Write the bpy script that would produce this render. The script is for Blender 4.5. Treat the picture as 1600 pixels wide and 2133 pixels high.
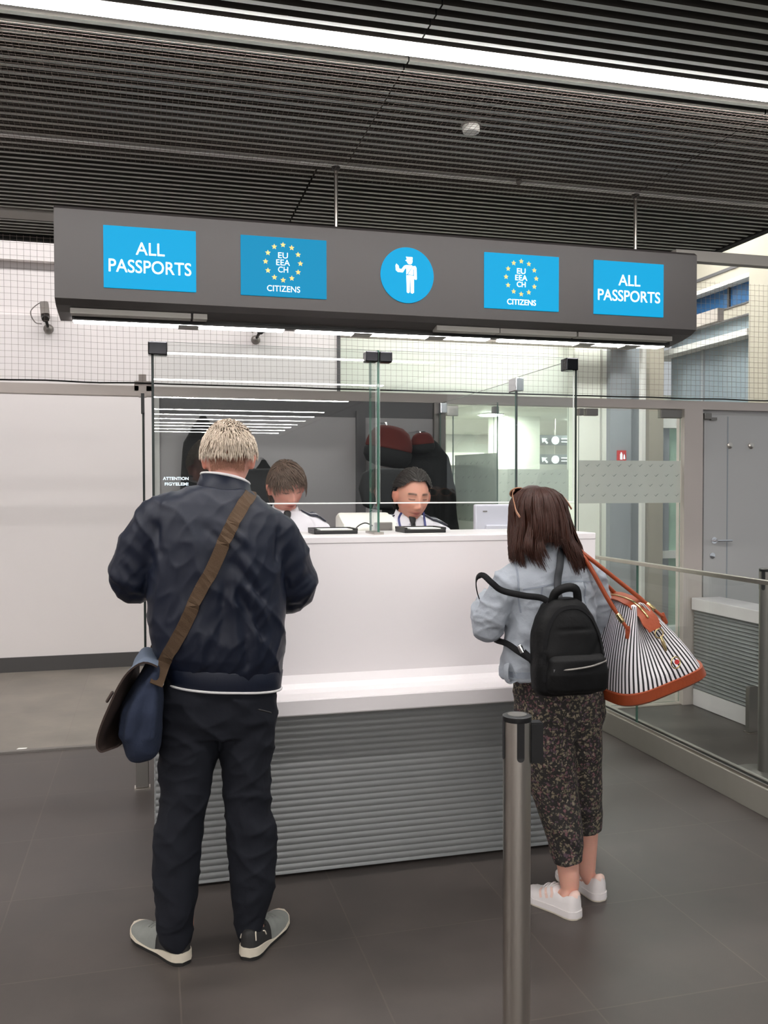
import bpy, bmesh, math, random
import numpy as np
from mathutils import Vector, Matrix, noise
from mathutils.bvhtree import BVHTree

random.seed(7)
PI = math.pi
scn = bpy.context.scene
COL = scn.collection
for o in list(bpy.data.objects):
    bpy.data.objects.remove(o)

# ------------------------------------------------------------------ camera
CAM_Z, YAW, PITCH, ROLL, FPX = 1.55, math.radians(14.71), math.radians(1.42), math.radians(-0.11), 1838.0
cam_d = bpy.data.cameras.new('camera')
cam_d.sensor_fit = 'VERTICAL'
cam_d.sensor_height = 24.0
cam_d.lens = FPX / 2133.0 * 24.0
cam_d.clip_start = 0.05
cam = bpy.data.objects.new('camera', cam_d)
COL.objects.link(cam)
F = Vector((math.sin(YAW) * math.cos(PITCH), math.cos(YAW) * math.cos(PITCH), -math.sin(PITCH)))
Rt = Vector((math.cos(YAW), -math.sin(YAW), 0))
Up = Rt.cross(F)
R2 = Rt * math.cos(ROLL) + Up * math.sin(ROLL)
U2 = Up * math.cos(ROLL) - Rt * math.sin(ROLL)
cam.matrix_world = Matrix(((R2.x, U2.x, -F.x, 0), (R2.y, U2.y, -F.y, 0), (R2.z, U2.z, -F.z, CAM_Z), (0, 0, 0, 1)))
scn.camera = cam

# ------------------------------------------------------------------ world, exposure, light levels
world = bpy.data.worlds.new('world')
scn.world = world
world.use_nodes = True
world.node_tree.nodes['Background'].inputs[0].default_value = (0.92, 0.97, 1.0, 1)
world.node_tree.nodes['Background'].inputs[1].default_value = 0.5
scn.view_settings.view_transform = 'Standard'
scn.view_settings.look = 'None'
scn.view_settings.gamma = 1.0
scn.view_settings.use_curve_mapping = False
scn.view_settings.exposure = 0.0
scn.cycles.transparent_max_bounces = 40
scn.cycles.max_bounces = 10
scn.cycles.diffuse_bounces = 4
scn.cycles.sample_clamp_indirect = 6.0
STRIP_POWER = 62.0        # ceiling strip lights
CANOPY_POWER = 22.0        # light bars under the canopy
HALL_POWER = 380.0          # flat ceiling lights of the hall beyond the glass doors

# ------------------------------------------------------------------ materials
def lin(c):
    c /= 255.0
    return c / 12.92 if c <= 0.04045 else ((c + 0.055) / 1.055) ** 2.4
def S(r, g, b):
    return (lin(r), lin(g), lin(b), 1.0)

def new_mat(name):
    m = bpy.data.materials.new(name)
    m.use_nodes = True
    nt = m.node_tree
    return m, nt, nt.nodes['Principled BSDF']

def nd(nt, typ, **kw):
    n = nt.nodes.new(typ)
    for k, v in kw.items():
        if k.startswith('i_'):
            key = k[2:].replace('_', ' ')
            n.inputs[int(key) if key.isdigit() else key].default_value = v
        else:
            setattr(n, k, v)
    return n

def mat(name, col, rough=0.5, metal=0.0, emit=0.0, emit_col=None, noise_amt=0.0, noise_scale=20.0, bump=0.0, bump_scale=80.0, spec=0.5, sheen=0.0, stretch=None, coat=0.0):
    m, nt, b = new_mat(name)
    b.inputs['Base Color'].default_value = col
    b.inputs['Roughness'].default_value = rough
    b.inputs['Metallic'].default_value = metal
    b.inputs['Specular IOR Level'].default_value = spec
    b.inputs['Coat Weight'].default_value = coat
    if sheen:
        b.inputs['Sheen Weight'].default_value = sheen
        b.inputs['Sheen Roughness'].default_value = 0.5
    if emit:
        b.inputs['Emission Color'].default_value = emit_col or col
        b.inputs['Emission Strength'].default_value = emit
    tc = nd(nt, 'ShaderNodeTexCoord')
    vec = tc.outputs['Object']
    if stretch:
        mp = nd(nt, 'ShaderNodeMapping')
        mp.inputs['Scale'].default_value = stretch
        nt.links.new(vec, mp.inputs['Vector'])
        vec = mp.outputs['Vector']
    if noise_amt:
        n = nd(nt, 'ShaderNodeTexNoise', i_Scale=noise_scale, i_Detail=5.0)
        nt.links.new(vec, n.inputs['Vector'])
        mx = nd(nt, 'ShaderNodeMix', data_type='RGBA')
        mx.inputs['A'].default_value = tuple(c * (1 - noise_amt) for c in col[:3]) + (1,)
        mx.inputs['B'].default_value = tuple(min(1, c * (1 + noise_amt)) for c in col[:3]) + (1,)
        nt.links.new(n.outputs['Fac'], mx.inputs['Factor'])
        nt.links.new(mx.outputs['Result'], b.inputs['Base Color'])
    if bump:
        n2 = nd(nt, 'ShaderNodeTexNoise', i_Scale=bump_scale, i_Detail=4.0)
        nt.links.new(vec, n2.inputs['Vector'])
        bp = nd(nt, 'ShaderNodeBump', i_Strength=bump, i_Distance=0.01)
        nt.links.new(n2.outputs['Fac'], bp.inputs['Height'])
        nt.links.new(bp.outputs['Normal'], b.inputs['Normal'])
    return m

def glass_mat(name, tint, extra=0.0):
    """thin clear sheet: transparent, with a Schlick mirror reflection on top"""
    m, nt, b = new_mat(name)
    nt.nodes.remove(b)
    out = nt.nodes['Material Output']
    lw = nd(nt, 'ShaderNodeLayerWeight', i_Blend=0.5)
    p = nd(nt, 'ShaderNodeMath', operation='POWER', i_1=5.0)
    nt.links.new(lw.outputs['Facing'], p.inputs[0])
    ma = nd(nt, 'ShaderNodeMath', operation='MULTIPLY_ADD', i_1=0.9, i_2=0.04 + extra, use_clamp=True)
    nt.links.new(p.outputs[0], ma.inputs[0])
    tr = nd(nt, 'ShaderNodeBsdfTransparent')
    tr.inputs['Color'].default_value = tint
    gl = nd(nt, 'ShaderNodeBsdfGlossy', i_Roughness=0.0)
    gl.inputs['Color'].default_value = (1, 1, 1, 1)
    mx = nd(nt, 'ShaderNodeMixShader')
    nt.links.new(ma.outputs[0], mx.inputs[0])
    nt.links.new(tr.outputs[0], mx.inputs[1])
    nt.links.new(gl.outputs[0], mx.inputs[2])
    nt.links.new(mx.outputs[0], out.inputs['Surface'])
    return m

def film_mat(name, col, opacity):
    m, nt, b = new_mat(name)
    out = nt.nodes['Material Output']
    b.inputs['Base Color'].default_value = col
    b.inputs['Roughness'].default_value = 0.6
    tr = nd(nt, 'ShaderNodeBsdfTransparent')
    mx = nd(nt, 'ShaderNodeMixShader', i_0=opacity)
    nt.links.new(tr.outputs[0], mx.inputs[1])
    nt.links.new(b.outputs[0], mx.inputs[2])
    nt.links.new(mx.outputs[0], out.inputs['Surface'])
    return m

M = {}
M['laminate'] = mat('white laminate', S(232, 227, 228), 0.32)
M['wall'] = mat('white wall paint', S(236, 230, 229), 0.6, noise_amt=0.02, noise_scale=1.5)
M['wall_grey'] = mat('grey wall panel', S(172, 168, 169), 0.35, noise_amt=0.03, noise_scale=2)
M['wall_dark'] = mat('dark grey frame', S(92, 90, 92), 0.4)
M['base_grey'] = mat('dark grey skirting', S(70, 68, 68), 0.5)
M['slat'] = mat('grey ceiling slats', S(170, 174, 166), 0.5, metal=0.0)
M['slat_side_shade'] = mat('slat flanks darkened as gap shade', S(74, 71, 66), 0.6)  # flanks darkened so the gaps between slats look shaded
M['void'] = mat('black ceiling void', S(14, 13, 12), 0.9)
M['canopy'] = mat('canopy grey sheet', S(62, 58, 57), 0.45)
M['canopy_dark'] = mat('dark canopy slot', S(34, 33, 32), 0.5)
M['canopy_grey'] = mat('canopy underside grey', S(150, 146, 140), 0.5)
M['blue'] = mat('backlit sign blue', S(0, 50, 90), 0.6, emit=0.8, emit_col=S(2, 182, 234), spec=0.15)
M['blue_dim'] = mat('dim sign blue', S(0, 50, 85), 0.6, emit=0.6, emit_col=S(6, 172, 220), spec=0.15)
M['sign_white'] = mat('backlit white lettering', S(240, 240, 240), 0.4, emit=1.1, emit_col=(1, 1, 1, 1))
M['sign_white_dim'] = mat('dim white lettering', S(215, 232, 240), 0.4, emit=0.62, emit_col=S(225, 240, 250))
M['star'] = mat('golden star', S(215, 180, 100), 0.5, emit=0.42, emit_col=S(240, 190, 110))
M['light'] = mat('strip light diffuser', S(250, 250, 250), 0.5, emit=STRIP_POWER, emit_col=(1.0, 0.965, 0.94, 1))
M['light_bar'] = mat('canopy light diffuser', S(250, 250, 250), 0.5, emit=CANOPY_POWER, emit_col=(1.0, 0.97, 0.95, 1))
M['hall_light'] = mat('hall light diffuser', S(250, 250, 250), 0.5, emit=HALL_POWER, emit_col=(0.97, 1.0, 0.93, 1))
M['steel'] = mat('brushed steel', S(204, 198, 190), 0.28, metal=1.0, noise_amt=0.06, noise_scale=60, stretch=(1, 1, 0.02))
M['steel_dark'] = mat('dull steel', S(128, 124, 120), 0.42, metal=0.7)
M['dark_chrome'] = mat('dark polished clamp', S(40, 40, 42), 0.12, metal=1.0)
M['side_fill'] = mat('added side fill glow', S(250, 250, 250), 0.5, emit=38.0, emit_col=(0.97, 1.0, 0.95, 1))  # glow of the fill panels added for the right-hand walls
M['wall_unseen'] = mat('unseen end wall grey', S(96, 96, 98), 0.7)  # dark tone of the added end wall, keeps glass reflections low
M['upper_fill'] = mat('added upper fill glow', S(250, 250, 250), 0.5, emit=20.0, emit_col=(1.0, 0.965, 0.95, 1))  # glow of the fill panel added for the left white wall
M['chrome'] = mat('chrome', S(225, 225, 228), 0.08, metal=1.0)
M['alu'] = mat('anodised aluminium', S(192, 182, 176), 0.45, metal=0.15)
M['trim_white'] = mat('white metal trim', S(225, 224, 220), 0.4)
M['black'] = mat('black plastic', S(22, 22, 23), 0.4)
M['rubber'] = mat('black rubber', S(30, 29, 28), 0.7)
M['glass'] = glass_mat('clear glass', (0.975, 0.99, 0.982, 1))
M['glass_front'] = glass_mat('counter screen glass', (0.97, 0.985, 0.98, 1), 0.015)
M['edge'] = mat('green glass edge', S(70, 105, 92), 0.15, coat=0.5)
M['edge_dark'] = mat('dark glass edge', S(28, 36, 34), 0.35, spec=0.3)
M['edge_gleam'] = mat('glass edge whitened as gleam', S(238, 242, 240), 0.1, coat=0.5)  # whitened to carry the light gleaming along the glass edge
M['film'] = film_mat('frosted film', S(214, 218, 210), 0.72)
M['film_grey'] = film_mat('grey frosted film', S(214, 221, 212), 0.72)
M['mark'] = mat('grey print', S(128, 134, 130), 0.7)
M['net'] = mat('dark net cord', S(140, 128, 120), 0.8)
M['rope'] = mat('black net rope', S(24, 22, 21), 0.9)
M['concrete'] = mat('grey stone kerb', S(142, 138, 130), 0.6, noise_amt=0.05, noise_scale=14)
M['corrugated'] = mat('ribbed grey metal', S(142, 144, 144), 0.42, metal=0.2)
M['monitor'] = mat('lilac grey plastic', S(205, 205, 216), 0.4)
M['plastic_white'] = mat('off white plastic', S(224, 222, 214), 0.4)
M['paper'] = mat('white paper', S(245, 244, 240), 0.7)
M['red'] = mat('red sign', S(205, 60, 60), 0.5)
M['window_blue'] = mat('blue window glass', S(48, 92, 138), 0.1, noise_amt=0.2, noise_scale=1.2)
M['window_grey'] = mat('grey blue window glass', S(142, 154, 162), 0.12, noise_amt=0.12, noise_scale=1.5)
M['window_green'] = mat('green window glass', S(176, 205, 186), 0.15, noise_amt=0.25, noise_scale=5, stretch=(0.2, 0.2, 1))
M['beige'] = mat('beige render', S(170, 163, 150), 0.7, noise_amt=0.03)
M['hall_white'] = mat('hall white paint', S(236, 238, 228), 0.6)
M['hall_grey'] = mat('hall grey wall', S(186, 186, 178), 0.6)
M['pilaster'] = mat('blue grey pilaster', S(150, 155, 160), 0.5)
M['door_grey'] = mat('grey door leaf', S(182, 181, 180), 0.45)
# clothes
M['skin'] = None

def skin_mat(name):
    m, nt, b = new_mat(name)
    at = nd(nt, 'ShaderNodeAttribute', attribute_name='tone')
    n = nd(nt, 'ShaderNodeTexNoise', i_Scale=60.0, i_Detail=4.0)
    tc = nd(nt, 'ShaderNodeTexCoord')
    nt.links.new(tc.outputs['Object'], n.inputs['Vector'])
    mx = nd(nt, 'ShaderNodeMix', data_type='RGBA', blend_type='MULTIPLY', i_0=0.12)
    nt.links.new(at.outputs['Color'], mx.inputs['A'])
    nt.links.new(n.outputs['Color'], mx.inputs['B'])
    nt.links.new(mx.outputs['Result'], b.inputs['Base Color'])
    b.inputs['Roughness'].default_value = 0.5
    b.inputs['Subsurface Weight'].default_value = 0.12
    b.inputs['Subsurface Radius'].default_value = (0.01, 0.004, 0.002)
    b.inputs['Subsurface Scale'].default_value = 0.5
    return m
M['skin'] = skin_mat('skin')
M['navy'] = mat('navy jacket nylon', S(13, 20, 37), 0.5, noise_amt=0.1, noise_scale=5, bump=0.12, bump_scale=30, spec=0.35, stretch=(1, 1, 0.5))
M['black_cloth'] = mat('black trousers cloth', S(27, 29, 36), 0.85, noise_amt=0.12, noise_scale=7, bump=0.2, bump_scale=25, spec=0.2)
M['pipe_white'] = mat('white piping', S(208, 206, 206), 0.7)
M['collar_white'] = mat('pale shirt collar', S(214, 200, 204), 0.8)
M['grey_hair'] = mat('white grey hair', S(190, 175, 158), 0.55, noise_amt=0.32, noise_scale=60)
M['grey_hair_under'] = mat('short grey hair', S(172, 126, 106), 0.7, noise_amt=0.25, noise_scale=60)
M['brown_hair'] = mat('dark brown hair', S(54, 27, 17), 0.45, spec=0.3, noise_amt=0.4, noise_scale=60, stretch=(1, 1, 0.15))
M['officer_hair'] = mat('mid brown hair', S(88, 68, 56), 0.55, noise_amt=0.25, noise_scale=70)
M['dark_hair'] = mat('black brown hair', S(44, 37, 33), 0.5, noise_amt=0.25, noise_scale=70)
M['webbing'] = mat('brown webbing', S(74, 55, 36), 0.85, bump=0.3, bump_scale=300)
M['denim_blue'] = mat('blue canvas', S(31, 41, 63), 0.85, noise_amt=0.18, noise_scale=9, bump=0.3, bump_scale=60)
M['bag_brown'] = mat('dark brown flap lining', S(50, 36, 30), 0.8)
M['bag_edge'] = mat('grey blue flap edge', S(92, 104, 122), 0.8)
M['leather'] = mat('tan leather', S(146, 63, 28), 0.45, noise_amt=0.12, noise_scale=18, bump=0.15, bump_scale=90)
M['gold'] = mat('pale gold metal', S(214, 190, 140), 0.25, metal=1.0)
M['backpack'] = mat('black nylon', S(11, 11, 12), 0.6, noise_amt=0.1, noise_scale=10, bump=0.25, bump_scale=40, spec=0.2)
M['backpack_strap'] = mat('dark grey webbing', S(46, 48, 52), 0.8)
M['black_strap'] = mat('black webbing', S(16, 16, 18), 0.8, spec=0.2)
M['denim'] = mat('pale grey denim', S(156, 162, 170), 0.85, noise_amt=0.1, noise_scale=9, bump=0.35, bump_scale=40)
M['denim_seam'] = mat('denim seam', S(134, 141, 151), 0.85)
M['shoe_grey'] = mat('grey suede', S(128, 130, 126), 0.85, noise_amt=0.12, noise_scale=30)
M['shoe_black'] = mat('black shoe mesh', S(36, 35, 35), 0.7)
M['midsole'] = mat('off white foam', S(206, 197, 180), 0.6)
M['shoe_white'] = mat('white leather', S(224, 218, 217), 0.45)
M['shoe_pink'] = mat('pale pink leather', S(228, 196, 184), 0.5)
M['shirt'] = mat('white uniform shirt', S(216, 214, 220), 0.8, noise_amt=0.03, noise_scale=8, bump=0.2, bump_scale=22)
M['epaulette'] = mat('dark navy epaulette', S(46, 48, 62), 0.7)
M['braid'] = mat('silver braid', S(190, 190, 196), 0.6)
M['lanyard'] = mat('blue lanyard', S(58, 64, 118), 0.6)
M['tie'] = mat('black tie', S(20, 20, 23), 0.6)
M['maroon'] = mat('dark red felt', S(84, 26, 20), 0.9, noise_amt=0.1)
M['coat'] = mat('black coat cloth', S(14, 16, 18), 0.85, bump=0.3, bump_scale=30)
M['tortoise'] = mat('brown sunglasses plastic', S(150, 104, 78), 0.2)
M['lens'] = mat('dark lens', S(40, 28, 26), 0.08)
M['passport'] = mat('burgundy passport', S(96, 30, 40), 0.6)

def floral_mat():
    m, nt, b = new_mat('dark floral print')
    tc = nd(nt, 'ShaderNodeTexCoord')
    v = nd(nt, 'ShaderNodeTexVoronoi', i_Scale=105.0)
    nz = nd(nt, 'ShaderNodeTexNoise', i_Scale=60.0, i_Detail=3.0)
    mxv = nd(nt, 'ShaderNodeMix', data_type='VECTOR', i_0=0.03)
    nt.links.new(tc.outputs['Object'], nz.inputs['Vector'])
    nt.links.new(tc.outputs['Object'], mxv.inputs[4])
    nt.links.new(nz.outputs['Color'], mxv.inputs[5])
    nt.links.new(mxv.outputs[1], v.inputs['Vector'])
    th = nd(nt, 'ShaderNodeValToRGB')
    th.color_ramp.elements[0].position = 0.40; th.color_ramp.elements[0].color = (1, 1, 1, 1)
    th.color_ramp.elements[1].position = 0.62; th.color_ramp.elements[1].color = (0, 0, 0, 1)
    nt.links.new(v.outputs['Distance'], th.inputs[0])
    pal = nd(nt, 'ShaderNodeValToRGB')
    pal.color_ramp.interpolation = 'CONSTANT'
    e = pal.color_ramp.elements
    e[0].position = 0.0; e[0].color = S(40, 37, 35)
    e[1].position = 0.30; e[1].color = S(112, 103, 84)
    for p, c in ((0.52, S(106, 73, 77)), (0.64, S(96, 92, 80)), (0.74, S(132, 120, 104)), (0.86, S(82, 64, 74))):
        x = e.new(p); x.color = c
    sp = nd(nt, 'ShaderNodeSeparateColor')
    nt.links.new(v.outputs['Color'], sp.inputs[0])
    nt.links.new(sp.outputs[0], pal.inputs[0])
    mx = nd(nt, 'ShaderNodeMix', data_type='RGBA')
    mx.inputs['A'].default_value = S(36, 33, 32)
    nt.links.new(th.outputs[0], mx.inputs['Factor'])
    nt.links.new(pal.outputs[0], mx.inputs['B'])
    nt.links.new(mx.outputs['Result'], b.inputs['Base Color'])
    b.inputs['Roughness'].default_value = 0.9
    return m
M['floral'] = floral_mat()

def stripe_mat():
    m, nt, b = new_mat('black and white striped canvas')
    uv = nd(nt, 'ShaderNodeUVMap')
    sp = nd(nt, 'ShaderNodeSeparateXYZ')
    nt.links.new(uv.outputs[0], sp.inputs[0])
    mu = nd(nt, 'ShaderNodeMath', operation='MULTIPLY', i_1=1.0)
    nt.links.new(sp.outputs[0], mu.inputs[0])
    fr = nd(nt, 'ShaderNodeMath', operation='FRACT')
    nt.links.new(mu.outputs[0], fr.inputs[0])
    lt = nd(nt, 'ShaderNodeMath', operation='LESS_THAN', i_1=0.42)
    nt.links.new(fr.outputs[0], lt.inputs[0])
    mx = nd(nt, 'ShaderNodeMix', data_type='RGBA')
    mx.inputs['A'].default_value = S(226, 222, 226)
    mx.inputs['B'].default_value = S(30, 28, 32)
    nt.links.new(lt.outputs[0], mx.inputs['Factor'])
    nt.links.new(mx.outputs['Result'], b.inputs['Base Color'])
    b.inputs['Roughness'].default_value = 0.85
    return m
M['stripes'] = stripe_mat()

def floor_mat(name, base, grout, ox, oy, size):
    m, nt, b = new_mat(name)
    tc = nd(nt, 'ShaderNodeTexCoord')
    mp = nd(nt, 'ShaderNodeMapping')
    mp.inputs['Location'].default_value = (-ox, -oy, 0)
    nt.links.new(tc.outputs['Object'], mp.inputs['Vector'])
    br = nd(nt, 'ShaderNodeTexBrick', offset=0.0, squash=1.0, i_Scale=1.0, i_Mortar_Size=0.003, i_Mortar_Smooth=0.2, i_Bias=0.0, i_Brick_Width=size, i_Row_Height=size)
    br.inputs['Color1'].default_value = base
    br.inputs['Color2'].default_value = tuple(c * 0.9 for c in base[:3]) + (1,)
    br.inputs['Mortar'].default_value = grout
    nt.links.new(mp.outputs['Vector'], br.inputs['Vector'])
    n = nd(nt, 'ShaderNodeTexNoise', i_Scale=2.2, i_Detail=7.0, i_Roughness=0.62)
    nt.links.new(tc.outputs['Object'], n.inputs['Vector'])
    rp = nd(nt, 'ShaderNodeValToRGB')
    rp.color_ramp.elements[0].position = 0.3; rp.color_ramp.elements[0].color = (0.72, 0.72, 0.72, 1)
    rp.color_ramp.elements[1].position = 0.72; rp.color_ramp.elements[1].color = (1.22, 1.2, 1.18, 1)
    nt.links.new(n.outputs['Fac'], rp.inputs[0])
    mx = nd(nt, 'ShaderNodeMix', data_type='RGBA', blend_type='MULTIPLY', i_0=1.0)
    nt.links.new(br.outputs['Color'], mx.inputs['A'])
    nt.links.new(rp.outputs[0], mx.inputs['B'])
    nt.links.new(mx.outputs['Result'], b.inputs['Base Color'])
    mr = nd(nt, 'ShaderNodeMapRange', i_To_Min=0.36, i_To_Max=0.55)
    nt.links.new(n.outputs['Fac'], mr.inputs['Value'])
    nt.links.new(mr.outputs[0], b.inputs['Roughness'])
    bp = nd(nt, 'ShaderNodeBump', i_Strength=0.15, i_Distance=0.002, invert=True)
    nt.links.new(br.outputs['Fac'], bp.inputs['Height'])
    nt.links.new(bp.outputs['Normal'], b.inputs['Normal'])
    return m
M['floor'] = floor_mat('dark stone tiles', S(76, 70, 67), S(86, 79, 74), 0.07, 2.95, 0.6)
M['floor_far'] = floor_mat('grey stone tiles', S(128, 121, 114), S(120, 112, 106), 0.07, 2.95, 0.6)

# ------------------------------------------------------------------ object helpers
ORG = {}
def org_of(o):
    while o is not None:
        if o.name in ORG:
            return ORG[o.name]
        o = o.parent
    return Vector((0, 0, 0))

def meta(o, label=None, cat=None, group=None, kind=None):
    if label: o['label'] = label
    if cat: o['category'] = cat
    if group: o['group'] = group
    if kind: o['kind'] = kind
    return o

def thing(name, label, cat, loc=(0, 0, 0), group=None):
    o = bpy.data.objects.new(name, None)
    o.empty_display_size = 0.1
    COL.objects.link(o)
    o.location = loc
    ORG[o.name] = Vector(loc)
    return meta(o, label, cat, group)

def obj(name, bm, m, parent=None, label=None, cat=None, group=None, kind=None, smooth=False, angle=None):
    if isinstance(bm, bpy.types.Mesh):
        me = bm
        me.name = name
    else:
        me = bpy.data.meshes.new(name)
        bmesh.ops.recalc_face_normals(bm, faces=bm.faces)
        bm.to_mesh(me)
        bm.free()
    for mm in (m if isinstance(m, (list, tuple)) else [m]):
        me.materials.append(M[mm])
    if smooth:
        me.polygons.foreach_set('use_smooth', [True] * len(me.polygons))
        if angle:
            me.set_sharp_from_angle(angle=math.radians(angle))
    o = bpy.data.objects.new(name, me)
    COL.objects.link(o)
    if parent is not None:
        o.parent = parent
        me.transform(Matrix.Translation(-org_of(parent)))
    else:
        n = len(me.vertices)
        co = np.empty(n * 3, 'f'); me.vertices.foreach_get('co', co); co = co.reshape(-1, 3)
        lo, hi = co.min(0), co.max(0)
        L = Vector((float(lo[0] + hi[0]) / 2, float(lo[1] + hi[1]) / 2, float(lo[2])))
        if kind == 'structure':
            L = Vector((0, 0, 0))
        me.transform(Matrix.Translation(-L))
        o.location = L
        ORG[o.name] = L
    return meta(o, label, cat, group, kind)

def struct(name, bm, m, parent=None, **kw):
    return obj(name, bm, m, parent, kind=None if parent else 'structure', **kw)

def dup(root, loc, label=None, group=None, rotz=None):
    r = root.copy(); COL.objects.link(r); r.location = loc
    if rotz is not None: r.rotation_euler = (0, 0, rotz)
    if label: r['label'] = label
    if group: r['group'] = group
    for ch in list(root.children):
        c = ch.copy(); COL.objects.link(c); c.parent = r
        for g in list(ch.children):
            d = g.copy(); COL.objects.link(d); d.parent = c
    return r

# ------------------------------------------------------------------ mesh helpers
def NB():
    return bmesh.new()

def box(bm, x0, x1, y0, y1, z0, z1, mi=0, bevel=0.0):
    vs = [bm.verts.new(p) for p in ((x0, y0, z0), (x1, y0, z0), (x1, y1, z0), (x0, y1, z0), (x0, y0, z1), (x1, y0, z1), (x1, y1, z1), (x0, y1, z1))]
    fs = [bm.faces.new([vs[i] for i in q]) for q in ((3, 2, 1, 0), (4, 5, 6, 7), (0, 1, 5, 4), (1, 2, 6, 5), (2, 3, 7, 6), (3, 0, 4, 7))]
    for f in fs:
        f.material_index = mi
    if bevel:
        es = list({e for f in fs for e in f.edges})
        r = bmesh.ops.bevel(bm, geom=es, offset=bevel, segments=2, profile=0.5, affect='EDGES')
        for f in r['faces']:
            f.material_index = mi
    return vs

def B(*a, **k):
    bm = NB(); box(bm, *a, **k); return bm

def frames(pts, ref):
    out = []
    n = len(pts)
    for i in range(n):
        t = (pts[min(i + 1, n - 1)] - pts[max(i - 1, 0)])
        if t.length < 1e-9: t = Vector((0, 0, 1))
        t.normalize()
        s = ref.cross(t)
        if s.length < 1e-4: s = Vector((1, 0, 0)).cross(t)
        if s.length < 1e-4: s = Vector((0, 1, 0)).cross(t)
        s.normalize()
        out.append((t, s, t.cross(s).normalized()))
    return out

def tube(bm, pts, rad, seg=12, ref=(0, 0, 1), cap=True, rnd=True, mi=0, power=2.0, closed=False):
    """loft along pts; rad: scalar, list of scalars, or list of (a, b): a along ref x tangent, b along the other axis"""
    pts = [Vector(p) for p in pts]
    if isinstance(rad, (int, float)): rad = [rad] * len(pts)
    rad = [(r, r) if isinstance(r, (int, float)) else r for r in rad]
    ref = Vector(ref)
    fr = frames(pts, ref)
    if closed:
        n = len(pts)
        fr = []
        for i in range(n):
            t = (pts[(i + 1) % n] - pts[i - 1]).normalized()
            s = ref.cross(t); s = s.normalized() if s.length > 1e-4 else Vector((1, 0, 0))
            fr.append((t, s, t.cross(s).normalized()))
    P, Rr, Fr = list(pts), list(rad), list(fr)
    if cap and rnd and not closed:
        a0, b0 = rad[0]; a1, b1 = rad[-1]
        pre, post = [], []
        for k, (c, sn) in enumerate(((0.25, 0.95), (0.6, 0.8), (0.88, 0.48))):
            post.append((pts[-1] + fr[-1][0] * max(a1, b1) * c * 0.999 if False else pts[-1] + fr[-1][0] * min(a1, b1) * c, (a1 * sn, b1 * sn), fr[-1]))
            pre.insert(0, (pts[0] - fr[0][0] * min(a0, b0) * c, (a0 * sn, b0 * sn), fr[0]))
        P = [p for p, _, _ in pre] + P + [p for p, _, _ in post]
        Rr = [r for _, r, _ in pre] + Rr + [r for _, r, _ in post]
        Fr = [f for _, _, f in pre] + Fr + [f for _, _, f in post]
    rings = []
    for p, (a, b), (t, s, u) in zip(P, Rr, Fr):
        ring = []
        for j in range(seg):
            th = 2 * PI * j / seg
            c, sn = math.cos(th), math.sin(th)
            if power != 2.0:
                c = math.copysign(abs(c) ** (2 / power), c); sn = math.copysign(abs(sn) ** (2 / power), sn)
            ring.append(bm.verts.new(p + s * (a * c) + u * (b * sn)))
        rings.append(ring)
    nr = len(rings)
    for i in range(nr if closed else nr - 1):
        r0, r1 = rings[i], rings[(i + 1) % nr]
        for j in range(seg):
            f = bm.faces.new((r0[j], r0[(j + 1) % seg], r1[(j + 1) % seg], r1[j]))
            f.material_index = mi
    if cap and not closed:
        bm.faces.new(rings[0][::-1]).material_index = mi
        bm.faces.new(rings[-1]).material_index = mi
    return rings

def rings_z(bm, rows, seg=32, power=2.3, cap=True, mi=0):
    """horizontal rings (z, xc, yc, rx, ry[, tilt]) lofted bottom to top"""
    rr = []
    for row in rows:
        z, xc, yc, rx, ry = row[:5]
        tl = row[5] if len(row) > 5 else 0.0
        ring = []
        for j in range(seg):
            th = 2 * PI * j / seg
            c, sn = math.cos(th), math.sin(th)
            c = math.copysign(abs(c) ** (2 / power), c); sn = math.copysign(abs(sn) ** (2 / power), sn)
            ring.append(bm.verts.new((xc + rx * c, yc + ry * sn, z + tl * rx * c)))
        rr.append(ring)
    for i in range(len(rr) - 1):
        for j in range(seg):
            bm.faces.new((rr[i][j], rr[i][(j + 1) % seg], rr[i + 1][(j + 1) % seg], rr[i + 1][j])).material_index = mi
    if cap:
        bm.faces.new(rr[0][::-1]).material_index = mi
        bm.faces.new(rr[-1]).material_index = mi
    return rr

def cyl(bm, x, y, z0, z1, r, seg=24, mi=0, r1=None):
    tube(bm, [(x, y, z0), (x, y, z1)], [r, r if r1 is None else r1], seg=seg, ref=(0, 1, 0), rnd=False, mi=mi)

def lathe(bm, prof, c, axis='Z', seg=24, mi=0):
    """prof: list of (radius, height)"""
    rr = []
    for r, h in prof:
        ring = []
        for j in range(seg):
            th = 2 * PI * j / seg
            a, b2 = r * math.cos(th), r * math.sin(th)
            p = {'Z': (a, b2, h), 'Y': (a, h, b2), 'X': (h, a, b2)}[axis]
            ring.append(bm.verts.new((c[0] + p[0], c[1] + p[1], c[2] + p[2])))
        rr.append(ring)
    for i in range(len(rr) - 1):
        for j in range(seg):
            bm.faces.new((rr[i][j], rr[i][(j + 1) % seg], rr[i + 1][(j + 1) % seg], rr[i + 1][j])).material_index = mi
    bm.faces.new(rr[0][::-1]).material_index = mi
    bm.faces.new(rr[-1]).material_index = mi

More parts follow.
